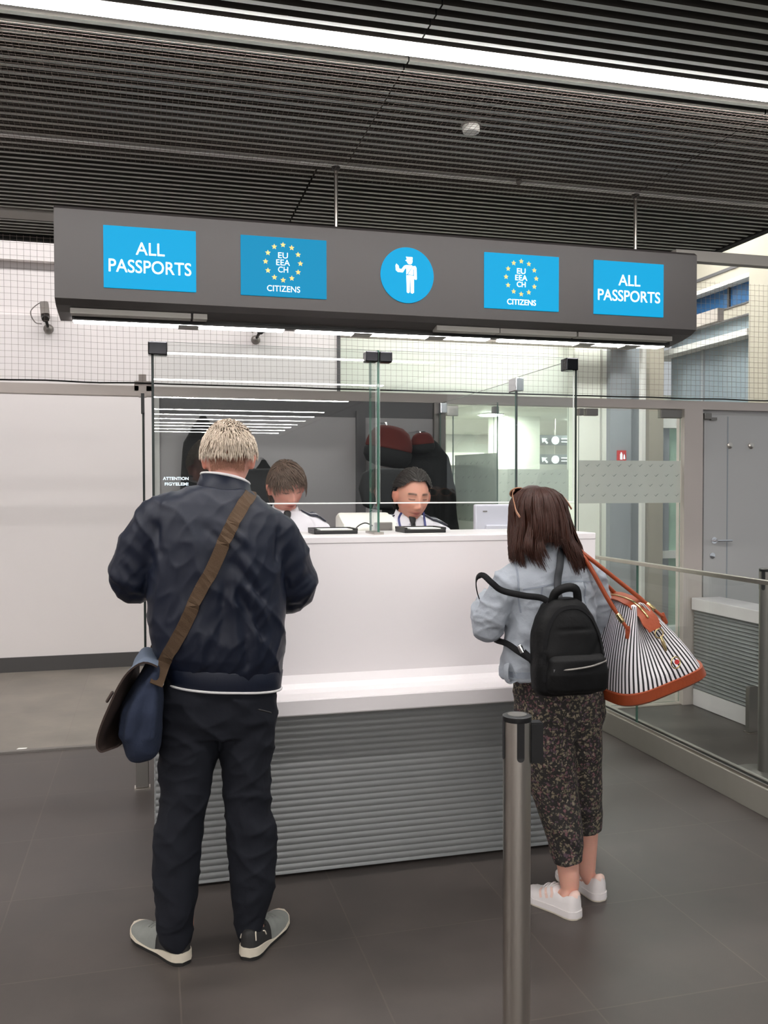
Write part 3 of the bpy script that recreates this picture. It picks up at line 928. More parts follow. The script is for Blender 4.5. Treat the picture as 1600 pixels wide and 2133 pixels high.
for i in range(int(5.4 / 0.021)):
    x = -1.95 + i * 0.021
    tube(bm, [(x + 0.004 * noise.noise((x * 3, yy, 0)), yy, ZC - 0.03 - 0.008 * math.sin((yy - 3.03) * 2.2)) for yy in (3.03, 3.25, 3.5, 3.8, 4.15)], 0.0007, 3, ref=(1, 0.1, 0), cap=False)
for k in range(53):
    yy = 3.03 + k * 0.021
    tube(bm, [(-1.95 + i * 0.3, yy, ZC - 0.03 - 0.008 * math.sin((yy - 3.03) * 2.2)) for i in range(19)], 0.0007, 3, ref=(0, 1, 0.1), cap=False)
t = thing('ceiling_netting', 'fine mesh bird net stretched under the ceiling slats behind the strip light', 'net', (0.8, 3.5, ZC - 0.03))
o = obj('mesh_sheet', bm, 'net', t); o['kind'] = 'stuff'

# ------------------------------------------------------------------ balustrade at the right
t = thing('glass_balustrade', 'glass balustrade with steel handrail on a stone kerb at the right', 'balustrade', (2.85, 3.0, 0))
obj('kerb', B(2.79, 2.90, 0.6, 5.52, 0, 0.135, bevel=0.003), 'concrete', t)
bm = NB(); box(bm, 2.80, 2.812, 0.6, 5.52, 0.135, 0.150); box(bm, 2.838, 2.85, 0.6, 5.52, 0.135, 0.150); obj('channel', bm, 'steel', t)
obj('gasket', B(2.812, 2.838, 0.6, 5.52, 0.135, 0.142), 'rubber', t)
for k, (ya, yb) in enumerate(((0.6, 2.2), (2.21, 4.74), (4.75, 5.52))):
    pane_y('pane', 2.82, ya, yb, 0.142, 1.095, parent=t)
bm = NB(); box(bm, 2.81, 2.84, 0.6, 5.52, 1.095, 1.118, bevel=0.003); obj('handrail', bm, 'steel', t)

# low ribbed wall beyond the balustrade
t = thing('ribbed_half_wall', 'low ribbed grey half wall with white cap beyond the balustrade', 'half wall', (3.9, 5.0, 0))
bm = NB()
prof = [(3.755 + 0.006 * math.cos(k * PI / 3), 0.12 + k * 0.0255 / 6) for k in range(int(0.57 / 0.0255 * 6))]
prism(bm, prof + [(3.95, prof[-1][1]), (3.95, 0.12)], 3.9, 5.54); obj('ribbed_panel', bm, 'corrugated', t)
obj('cap', B(3.735, 3.97, 3.9, 5.545, 0.69, 0.775, bevel=0.004), 'laminate', t)
obj('plinth', B(3.75, 3.95, 3.9, 5.54, 0.004, 0.12), 'laminate', t)

# short steel bollards beside the gates
def bollard(x, yy, h, label):
    t = thing('bollard', label, 'bollard', (x, yy, 0), 'short steel bollards')
    bm = NB(); box(bm, x - 0.033, x + 0.033, yy - 0.02, yy + 0.02, 0.006, h, bevel=0.004); obj('post', bm, 'steel_dark', t)
    obj('foot_plate', B(x - 0.04, x + 0.04, yy - 0.03, yy + 0.03, 0.0, 0.006), 'steel', t)
bollard(-0.062, 4.74, 0.30, 'short square steel bollard on the floor left of the counter')
bollard(3.69, 4.82, 0.295, 'short square steel bollard in front of the ribbed half wall')

# scraps on the floor
bm = NB(); prism(bm, [(-0.80, 5.62), (-0.745, 5.625), (-0.74, 5.645), (-0.79, 5.65)], 0.004, 0.0055, 'XY'); obj('paper_scrap', bm, 'paper', None, 'tiny white paper scrap on the floor just behind the threshold line', 'scrap')

# =================================================================== THE PASSPORT COUNTER
YC, XL, XR = 3.49, 0.0, 1.87
ct = thing('passport_counter', 'white passport control counter with ribbed grey base in the middle', 'counter', (0.935, 3.9, 0))
bm = NB()
pitch_r = 0.0255
def rib(x0, x1, yf, z0, z1, yb):
    n = int((z1 - z0) / pitch_r * 8)
    pr = []
    for k in range(n + 1):
        z = z0 + (z1 - z0) * k / n
        ph = 2 * PI * (z - z0) / pitch_r
        pr.append((yf - 0.005 * (abs(math.cos(ph / 2)) ** 0.7), z))
    pr += [(yb, z1), (yb, z0)]
    prism(bm, pr, x0, x1, 'YZ')
rib(XL + 0.004, XR - 0.004, YC, 0.012, 0.69, YC + 0.02)
obj('ribbed_base', bm, 'corrugated', ct)
n = int(0.68 / pitch_r * 8)
for xs, sg in ((XL + 0.002, -1), (XR - 0.002, 1)):
    bm = NB()
    pr = [(xs + sg * 0.004 * (abs(math.cos(PI * k / 8)) ** 0.7), 0.012 + k * pitch_r / 8) for k in range(n)]
    pr += [(xs - sg * 0.015, pr[-1][1]), (xs - sg * 0.015, 0.012)]
    prism(bm, pr, YC + 0.02, 4.33, 'XZ')
    obj('ribbed_side', bm, 'corrugated', ct)
obj('plinth', B(XL + 0.03, XR - 0.03, YC + 0.03, 4.3, 0.0, 0.012), 'base_grey', ct)
obj('front_panel', B(XL, XR, YC, YC + 0.04, 0.69, 1.335), 'laminate', ct)
for xa in (XL, XR - 0.03): obj('side_panel', B(xa, xa + 0.03, YC + 0.04, 4.33, 0.69, 1.335), 'laminate', ct)
bm = NB(); box(bm, XL - 0.002, XR + 0.002, YC - 0.002, 3.97, 1.335, 1.362, bevel=0.003); obj('counter_top', bm, 'laminate', ct)
# shelf with a coved back
pr = [(YC, 0.69), (3.315, 0.69), (3.312, 0.695), (3.312, 0.748), (3.315, 0.753), (3.40, 0.755), (3.45, 0.762), (3.475, 0.778), (YC, 0.81)]
bm = NB(); prism(bm, pr, XL, XR, 'YZ'); obj('bag_shelf', bm, 'laminate', ct)
bm = NB(); box(bm, XL + 0.03, XR - 0.03, 3.90, 4.33, 1.065, 1.10); obj('inner_desk', bm, 'plastic_white', ct)
bm = NB(); box(bm, XL + 0.03, XR - 0.03, 3.93, 3.97, 0.02, 1.335); obj('inner_panel', bm, 'plastic_white', ct)

# glass screen on the counter
YG = 3.62
gs = thing('glass_screen', 'clear glass screen with chrome corner clamps standing on the counter', 'glass screen', (0.92, YG, 1.36))
pane('left_pane', 0.004, 0.918, YG, 1.497, 2.14, parent=gs, gm='glass_front', em='edge_gleam')
pane('right_pane', 0.934, 1.832, YG, 1.497, 2.14, parent=gs, gm='glass_front', em='edge_gleam')
for xa, xb in ((0.004, 0.918), (0.934, 1.832)): obj('edge_gleam_strip', B(xa, xb, YG - 0.002, YG + 0.012, 1.493, 1.4985), 'edge_gleam', gs)  # white strip added as the bright gleam on the lower glass edge
pane_y('divider_fin', 0.921, YG, YG + 0.14, 1.364, 2.14, parent=gs)
pane_y('left_side_pane', 0.0, YG - 0.004, YP - 0.06, 1.364, 2.14, parent=gs, em='edge_dark')
pane_y('right_side_pane', 1.834, YG - 0.004, 4.28, 1.364, 2.135, parent=gs, em='edge_dark')
pane_y('rear_side_pane', 1.834, 4.29, YP - 0.06, 1.364, 2.12, parent=gs)
def clamp(x0, x1, y0, y1, z0, z1):
    bm = NB(); box(bm, x0, x1, y0, y1, z0, z1, bevel=0.004); obj('clamp', bm, 'dark_chrome' if z0 > 2.08 else 'chrome', gs)
clamp(-0.012, 0.062, YG - 0.022, YG + 0.03, 2.085, 2.137)
clamp(0.868, 0.922, YG - 0.022, YG + 0.03, 2.088, 2.132)
clamp(0.928, 0.983, YG - 0.022, YG + 0.03, 2.088, 2.132)
clamp(1.785, 1.842, YG - 0.022, YG + 0.04, 2.082, 2.137)
clamp(1.815, 1.86, 4.235, 4.335, 2.06, 2.13)
clamp(1.815, 1.86, YP - 0.14, YP - 0.05, 2.05, 2.12)
obj('bottom_shoe', B(0.905, 0.947, YG - 0.01, YG + 0.15, 1.362, 1.372), 'steel', gs)
# notice lettered on the left pane
nt_ = thing('glass_notice', 'white ATTENTION FIGYELEM! lettering on the left end of the glass screen', 'notice', (0.09, YG - 0.002, 1.56))
obj('lettering', text_mesh('ATTENTION', 0.100, 0.0125, 0.091, YG - 0.0012, 1.598, 0.02, 0.0008), 'sign_white_dim', nt_)
obj('lettering', text_mesh('FIGYELEM!', 0.092, 0.0125, 0.094, YG - 0.0012, 1.576, 0.02, 0.0008), 'sign_white_dim', nt_)

# document trays on the counter top, one for each officer
def tray(x0, x1, label):
    y0, y1, z = 3.70, 3.86, 1.362
    t = thing('document_tray', label, 'tray', ((x0 + x1) / 2, (y0 + y1) / 2, z), 'document trays on the counter')
    bm = NB(); box(bm, x0, x1, y0, y1, z, z + 0.016, bevel=0.003)
    for a in ((x0, x0 + 0.012, y0, y1), (x1 - 0.012, x1, y0, y1), (x0, x1, y1 - 0.012, y1)):
        box(bm, a[0], a[1], a[2], a[3], z + 0.014, z + 0.024)
    obj('tray_body', bm, 'black', t)
    bm = NB(); box(bm, x0 + 0.03, x1 - 0.02, y0 + 0.015, y1 - 0.02, z + 0.016, z + 0.020); obj('paper_sheet', bm, 'paper', t)
tray(0.665, 0.855, 'black document tray with a white sheet in front of the left officer')
tray(1.065, 1.255, 'black document tray with a white sheet in front of the officer with the tie')

# monitor seen from behind
t = thing('monitor', 'light grey monitor seen from behind at the right end of the counter', 'monitor', (1.75, 4.16, 1.10))
bm = NB(); box(bm, 1.56, 1.93 - 0.12, 4.145, 4.18, 1.26, 1.478, bevel=0.008); obj('rear_housing', bm, 'monitor', t)
bm = NB(); box(bm, 1.61, 1.80, 4.125, 4.146, 1.28, 1.375, bevel=0.006); obj('rear_cover', bm, 'monitor', t)
bm = NB(); box(bm, 1.60, 1.622, 4.141, 4.146, 1.440, 1.446); obj('badge', bm, 'steel_dark', t)
bm = NB(); box(bm, 1.57, 1.80, 4.18, 4.183, 1.275, 1.468); obj('screen', bm, 'black', t)
bm = NB(); box(bm, 1.67, 1.73, 4.13, 4.15, 1.12, 1.30, bevel=0.006); obj('neck', bm, 'monitor', t)
bm = NB(); box(bm, 1.60, 1.79, 4.06, 4.24, 1.10, 1.118, bevel=0.005); obj('foot', bm, 'monitor', t)

# white passport scanner between the officers
t = thing('passport_scanner', 'off-white passport scanner with hanging cable between the two officers', 'scanner', (1.0, 4.1, 1.10))
bm = NB()
prism(bm, [(3.99, 1.10), (4.22, 1.10), (4.22, 1.43), (4.17, 1.445), (4.12, 1.43), (4.03, 1.395), (3.99, 1.375)], 0.86, 1.12, 'YZ')
bmesh.ops.bevel(bm, geom=list(bm.edges), offset=0.02, segments=3, profile=0.5, affect='EDGES')
obj('scanner_body', bm, 'plastic_white', t, smooth=True, angle=50)
bm = NB(); box(bm, 1.0, 1.085, 3.975, 3.995, 1.36, 1.40, bevel=0.004); obj('reader_slot', bm, 'steel_dark', t)
bm = NB(); tube(bm, smooth_path([(0.99, 3.985, 1.385), (0.95, 3.972, 1.398), (0.91, 3.972, 1.375), (0.90, 3.972, 1.33)], 6), 0.003, 6, ref=(0, 1, 0)); obj('cable', bm, 'black', t, smooth=True)

# =================================================================== CANOPY WITH SIGNS
YF = 3.90
cp = thing('sign_canopy', 'long dark grey hanging canopy with five lit blue signs above the counter', 'sign canopy', (1.13, 4.05, 2.33))
bm = NB()
prism(bm, [(YF, 2.35), (YF, 2.72), (YF + 0.02, 2.735), (4.26, 2.735), (4.28, 2.72), (4.28, 2.33), (4.15, 2.30), (4.02, 2.315), (3.945, 2.33)], -0.385, 2.645, 'YZ')
obj('housing', bm, 'canopy', cp)
bm = NB(); box(bm, -0.33, 2.59, 4.05, 4.075, 2.293, 2.318); obj('lower_slot', bm, 'canopy_dark', cp)
for xa, xb in ((-0.33, 0.17), (0.18, 0.24), (1.30, 1.615), (1.62, 2.02), (2.03, 2.55)):
    obj('underside_panel', B(xa, xb, 3.965, 4.03, 2.302, 2.324), 'canopy_grey', cp)
for xa, xb in ((-0.33, 0.60), (0.66, 1.62), (1.68, 2.59)):
    obj('light_bar', B(xa, xb, 4.10, 4.17, 2.294, 2.306), 'light_bar', cp)
for xx in (0.12, 0.93, 1.30, 2.10, 2.36):
    obj('bracket', B(xx, xx + 0.09, 4.095, 4.175, 2.289, 2.295), 'canopy_grey', cp)

def star(bm, cx, cz, r, y0, y1):
    prism(bm, [(cx + (r if k % 2 == 0 else r * 0.45) * math.sin(k * PI / 5), cz + (r if k % 2 == 0 else r * 0.45) * math.cos(k * PI / 5)) for k in range(10)], y0, y1)

def sign_panel(xc, kind, dim):
    blue, white = ('blue_dim', 'sign_white_dim') if dim else ('blue', 'sign_white')
    bm = NB(); box(bm, xc - 0.19, xc + 0.19, YF - 0.006, YF + 0.004, 2.402, 2.662, bevel=0.002)
    p = obj('sign_panel', bm, blue, cp)
    yt = YF - 0.006
    if kind == 'all':
        obj('lettering', text_mesh('ALL', 0.118, 0.052, xc, yt, 2.572, 0.004), white, p)
        obj('lettering', text_mesh('PASSPORTS', 0.338, 0.054, xc, yt, 2.496, 0.004), white, p)
    else:
        bm = NB()
        for k in range(12):
            a = k * PI / 6
            star(bm, xc - 0.005 + 0.077 * math.sin(a), 2.552 + 0.077 * math.cos(a), 0.0125, yt - 0.002, yt)
        obj('star_ring', bm, 'star', p)
        obj('lettering', text_mesh('EU', 0.043, 0.025, xc - 0.005, yt, 2.583, 0.0), white, p)
        obj('lettering', text_mesh('EEA', 0.060, 0.025, xc - 0.005, yt, 2.552, 0.0), white, p)
        obj('lettering', text_mesh('CH', 0.044, 0.025, xc - 0.005, yt, 2.521, 0.0), white, p)
        obj('lettering', text_mesh('CITIZENS', 0.146, 0.026, xc - 0.003, yt, 2.437, 0.002), white, p)
sign_panel(0.0, 'all', False)
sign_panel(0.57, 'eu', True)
sign_panel(1.70, 'eu', False)
sign_panel(2.265, 'all', False)
bm = NB(); lathe(bm, [(0.126, 0.004), (0.126, -0.006)], (1.135, YF, 2.531), 'Y', 64); p = obj('round_sign', bm, 'blue', cp)
# officer pictogram
bm = NB()
x0, z0, u = 1.135, 2.531, 0.255 / 1280.0
def PG(pts):
    prism(bm, [(x0 + (a - 770) * u, z0 - (b - 800) * u) for a, b in pts], YF - 0.008, YF - 0.006)
PG([(735, 385), (890, 388), (892, 430), (885, 438), (757, 434)])
PG([(752, 446), (885, 446), (890, 480), (880, 520), (855, 548), (805, 550), (775, 525), (755, 488), (722, 468)])
PG([(745, 572), (875, 572), (890, 590), (765, 775), (745, 790), (742, 650), (722, 645), (660, 742), (545, 742), (495, 700), (485, 600), (508, 555), (560, 605), (570, 665), (628, 672), (690, 592)])
PG([(902, 592), (955, 580), (985, 630), (990, 880), (975, 895), (930, 880), (925, 660), (908, 655), (908, 785), (782, 785)])
PG([(745, 803), (905, 803), (922, 850), (922, 1190), (890, 1215), (850, 1200), (836, 885), (822, 885), (820, 1190), (790, 1210), (755, 1190)])
obj('officer_pictogram', bm, 'sign_white', p)
# suspension rods
for k, xx in enumerate((0.84, 2.40)):
    t = thing('hanging_rod', ('steel rod from the ceiling above the left EU CITIZENS sign', 'steel rod from the ceiling above the right ALL PASSPORTS sign')[k], 'rod', (xx, 4.07, 2.735), 'canopy suspension rods')
    bm = NB(); cyl(bm, xx, 4.07, 2.735, ZC + 0.05, 0.009, 12); obj('rod', bm, 'steel', t, smooth=True, angle=40)
    bm = NB(); lathe(bm, [(0.02, 0), (0.02, -0.006), (0.012, -0.02)], (xx, 4.07, ZC - 0.004)); obj('ceiling_cup', bm, 'canopy_dark', t)
# rectangular tube carried on from the canopy to the right
struct('trim_23', B(2.645, 6.2, 4.08, 4.13, 2.745, 2.80), 'canopy_grey')

# =================================================================== BELT STANCHIONS
def stanchion(x, yy, h, r, label, metal, ang):
    t = thing('belt_stanchion', label, 'stanchion', (x, yy, 0))
    bm = NB(); cyl(bm, x, yy, 0.02, h - 0.014, r, 40); obj('post', bm, metal, t, smooth=True, angle=40)
    bm = NB(); lathe(bm, [(0.17, 0), (0.17, 0.012), (0.15, 0.02), (r + 0.01, 0.026), (r + 0.002, 0.03)], (x, yy, 0), seg=48); obj('base_plate', bm, metal, t, smooth=True, angle=30)
    bm = NB(); lathe(bm, [(r + 0.001, -0.016), (r + 0.002, -0.012), (r + 0.002, -0.003), (r - 0.004, 0.0), (r - 0.008, 0.0)], (x, yy, h), seg=40); obj('cap', bm, 'black', t, smooth=True, angle=40)
    bm = NB(); lathe(bm, [(r - 0.011, 0.0), (r - 0.011, 0.0012)], (x, yy, h - 0.0005), seg=40); obj('cap_disc', bm, 'steel_dark', t)
    for k in range(4):
        a = ang + k * PI / 2
        d = Vector((math.cos(a), math.sin(a), 0)); s = Vector((-d.y, d.x, 0))
        bm = NB()
        if k == 1:      # belt cassette, standing proud
            c = Vector((x, yy, 0)) + d * (r + 0.008)
            vs = [(c + s * sx * 0.017 + d * dx, zz) for zz in (h - 0.125, h - 0.02) for sx, dx in ((-1, -0.012), (1, -0.012), (1, 0.022), (-1, 0.022))]
            v = [bm.verts.new((p.x, p.y, zz)) for p, zz in vs]
            for q in ((3, 2, 1, 0), (4, 5, 6, 7), (0, 1, 5, 4), (1, 2, 6, 5), (2, 3, 7, 6), (3, 0, 4, 7)): bm.faces.new([v[i] for i in q])
            bmesh.ops.bevel(bm, geom=list(bm.edges), offset=0.003, segments=2, affect='EDGES')
            obj('belt_cassette', bm, 'black', t)
        else:           # receiving slot let into the post
            rows = []
            zt, zb = h - 0.014, h - 0.115
            outl = [(-0.0095, zt), (0.0095, zt), (0.0095, zb + 0.0095)] + [(0.0095 * math.cos(w), zb + 0.0095 - 0.0095 * math.sin(w)) for w in (PI / 6, PI / 3, PI / 2, 2 * PI / 3, 5 * PI / 6)] + [(-0.0095, zb + 0.0095)]
            lo, hi = [], []
            for sx, zz in outl:
                for lst, rr_ in ((lo, r - 0.003), (hi, r + 0.0016)):
                    ph = sx / r
                    p = Vector((x, yy, zz)) + d * rr_ * math.cos(ph) + s * rr_ * math.sin(ph)
                    lst.append(bm.verts.new(p))
            bm.faces.new(hi); bm.faces.new(lo[::-1])
            for i in range(len(lo)): bm.faces.new((lo[i], lo[(i + 1) % len(lo)], hi[(i + 1) % len(lo)], hi[i]))
            obj('belt_slot', bm, 'black', t)
    return t
stanchion(0.905, 2.10, 0.972, 0.0355, 'brushed steel belt stanchion with black cap in the foreground', 'steel', math.radians(-98))
stanchion(3.19, 4.06, 1.125, 0.034, 'dull grey belt stanchion beyond the glass balustrade', 'steel_dark', -1.05)

# =================================================================== PEOPLE: shared builders
def head_frame(c, yaw=0.0, pitch=0.0, roll=0.0):
    """head local frame: +x to the head's own left when it faces -Y, face towards -Y, z up"""
    return Matrix.Translation(c) @ Matrix.Rotation(yaw, 4, 'Z') @ Matrix.Rotation(pitch, 4, 'X') @ Matrix.Rotation(roll, 4, 'Y')

def skull(p, k=1.0, g=0.0):
    """unit direction -> point on the bare head (metres); g grows it"""
    x, y, z = p.x * (0.073 + g), p.y * (0.093 + g), p.z * (0.114 + g)
    if p.z < 0:
        t = -p.z
        x *= 1 - 0.36 * t ** 1.6
        y *= (1 - 0.13 * t * t) if p.y < 0 else (1 - 0.5 * t ** 1.2)
    else:
        x *= 1 + 0.05 * p.z
        if p.y > 0: y *= 1.06
    if p.y < -0.2: x *= 1 - 0.06 * (-p.y - 0.2)
    return Vector((x, y, z)) * k

def add_head(bm, mt, k=1.0):
    r = bmesh.ops.create_icosphere(bm, subdivisions=4, radius=1.0)
    for v in r['verts']:
        v.co = mt @ skull(v.co.normalized(), k)
    for s in (-1, 1):      # ears
        em = mt @ Matrix.Translation((s * 0.078 * k, 0.012 * k, -0.006 * k)) @ Matrix.Rotation(s * 0.35, 4, 'Z') @ Matrix.Rotation(0.2, 4, 'X') @ Matrix.Diagonal((0.010 * k, 0.021 * k, 0.033 * k, 1))
        bmesh.ops.create_icosphere(bm, subdivisions=3, radius=1.0, matrix=em)
        em = mt @ Matrix.Translation((s * 0.084 * k, 0.024 * k, 0.004 * k)) @ Matrix.Rotation(s * 0.55, 4, 'Z') @ Matrix.Rotation(0.2, 4, 'X') @ Matrix.Diagonal((0.007 * k, 0.014 * k, 0.024 * k, 1))
        bmesh.ops.create_icosphere(bm, subdivisions=3, radius=1.0, matrix=em)

def face(me, mt, k, skin, lips, brow, smile=0.0, lid=None):
    """sculpt the face of a remeshed body and paint skin tones"""
    co = get_co(me)
    inv = np.array(mt.inverted())
    L = (co @ inv[:3, :3].T + inv[:3, 3]) / k
    x, y, z = L[:, 0], L[:, 1], L[:, 2]
    ax = np.abs(x)
    front = (y < -0.02) & (np.abs(z) < 0.14) & (ax < 0.09)
    def g(x0, z0, sx, sz, px=ax): return np.exp(-((px - x0) / sx) ** 2 - ((z - z0) / sz) ** 2)
    zz = z - smile * ax * ax * 60
    def gl(x0, z0, sx, sz): return np.exp(-((ax - x0) / sx) ** 2 - ((zz - z0) / sz) ** 2)
    d = -0.020 * g(0, -0.034, 0.0115, 0.013) - 0.014 * g(0, -0.016, 0.009, 0.017) - 0.006 * g(0, 0.006, 0.009, 0.014)
    d += -0.009 * g(0.0125, -0.039, 0.0065, 0.008)
    d += 0.010 * g(0.031, 0.007, 0.015, 0.0095) - 0.0065 * g(0.031, 0.005, 0.0115, 0.0075)
    d += -0.004 * g(0.028, 0.024, 0.02, 0.0075) - 0.004 * g(0.043, -0.024, 0.018, 0.018)
    d += -0.006 * gl(0, -0.0605, 0.020, 0.0055) - 0.0065 * gl(0, -0.0735, 0.017, 0.0060) + 0.005 * gl(0, -0.067, 0.024, 0.0024)
    d += 0.003 * g(0, -0.084, 0.014, 0.006) - 0.006 * g(0, -0.100, 0.017, 0.013) + 0.0018 * gl(0.026, -0.066, 0.006, 0.008)
    d = np.where(front, d, 0) * k
    fwd = np.array(mt.to_3x3() @ Vector((0, 1, 0)))
    set_co(me, co + d[:, None] * fwd)
    base = np.array(skin[:3])
    cols = np.tile(base, (len(co), 1))
    def blend(w, c):
        w = np.clip(np.where(front, w, 0), 0, 1)[:, None]
        return cols * (1 - w) + np.array(c[:3]) * w
    red = base * np.array([0.95, 0.72, 0.70])
    cols = blend(0.6 * g(0.044, -0.03, 0.02, 0.016) + 0.5 * g(0, -0.038, 0.012, 0.01), red)
    cols = blend(1.1 * gl(0, -0.0605, 0.019, 0.0042) + 1.1 * gl(0, -0.0735, 0.016, 0.0048), lips)
    cols = blend(1.3 * gl(0, -0.067, 0.022, 0.0018), np.array(lips[:3]) * 0.35)
    bz = 0.0265 - 6.0 * (ax - 0.030) ** 2
    cols = blend(1.4 * np.exp(-((z - bz) / 0.0038) ** 2 - np.maximum(0, np.abs(ax - 0.030) - 0.014) ** 2 / 1.2e-5), brow)
    lz = 0.000 + 6.0 * (ax - 0.031) ** 2
    cols = blend(1.4 * np.exp(-((z - lz) / 0.0024) ** 2 - np.maximum(0, np.abs(ax - 0.031) - 0.010) ** 2 / 1.0e-5), np.array(brow[:3]) * 0.4)
    cols = blend(0.35 * g(0.031, 0.008, 0.014, 0.006), base * np.array([0.72, 0.58, 0.56]))
    # ears and hands keep the skin tone, a touch redder
    ear = (ax > 0.072) & (np.abs(z) < 0.05) & (np.abs(y) < 0.06)
    cols[ear] = base * np.array([0.97, 0.78, 0.74])
    paint(me, cols)

def add_hand(bm, wrist, fwd, back, thumb, size=1.0, curl=0.9):
    """palm, five bent fingers of unequal length; fwd: along the hand, back: back of the hand, thumb: side the thumb leaves"""
    f, b, t = (Vector(v).normalized() for v in (fwd, back, thumb))
    t = (t - f * t.dot(f)).normalized(); b = f.cross(t) if f.cross(t).dot(b) > 0 else -f.cross(t)
    w = Vector(wrist); s = size
    tube(bm, [w - f * 0.012 * s, w + f * 0.02 * s, w + f * 0.055 * s, w + f * 0.088 * s], [(0.021 * s, 0.027 * s), (0.017 * s, 0.032 * s), (0.015 * s, 0.041 * s), (0.0125 * s, 0.041 * s)], 14, ref=t)
    for k, (off, ln, r) in enumerate(((0.031, 0.068, 0.0082), (0.0105, 0.078, 0.0085), (-0.0105, 0.072, 0.0082), (-0.031, 0.056, 0.0072))):
        p = w + f * 0.085 * s + t * off * s
        d = (f + t * off * 2.2).normalized()
        pts, a = [p - d * 0.015 * s], 0.0
        q = p
        for j, fr in enumerate((0.0, 0.46, 0.30, 0.24)):
            if j:
                a += curl * (0.5, 0.75, 0.55)[j - 1]
                q = q + (d * math.cos(a) - b * math.sin(a)) * ln * fr * s
            pts.append(q)
        tube(bm, pts, [r * s, r * s, r * 0.97 * s, r * 0.88 * s, r * 0.72 * s], 8, ref=t)
    p = w + f * 0.022 * s + t * 0.026 * s
    d1 = (f * 0.6 + t * 0.75 - b * 0.35).normalized(); d2 = (f * 0.9 + t * 0.25 - b * 0.45).normalized()
    tube(bm, [p - t * 0.012 * s, p + d1 * 0.034 * s, p + d1 * 0.034 * s + d2 * 0.028 * s, p + d1 * 0.034 * s + d2 * 0.05 * s], [0.012 * s, 0.0105 * s, 0.0092 * s, 0.0075 * s], 8, ref=b)

def add_foot(bm, heel, toe, ankle, r=0.034):
    h, t, a = Vector(heel), Vector(toe), Vector(ankle)
    d = (t - h); L = d.length
    tube(bm, [a + Vector((0, 0, 0.05)), a, h + d * 0.2 + Vector((0, 0, 0.045))], [r, r * 0.95, r * 0.95], 12, ref=(0, 1, 0))
    tube(bm, [h + d * 0.14 + Vector((0, 0, 0.03)), h + d * 0.4 + Vector((0, 0, 0.035)), h + d * 0.68 + Vector((0, 0, 0.022)), h + d * 0.82 + Vector((0, 0, 0.018))], [(0.022, 0.026), (0.026, 0.03), (0.03, 0.014), (0.024, 0.009)], 12, ref=(0, 0, 1))

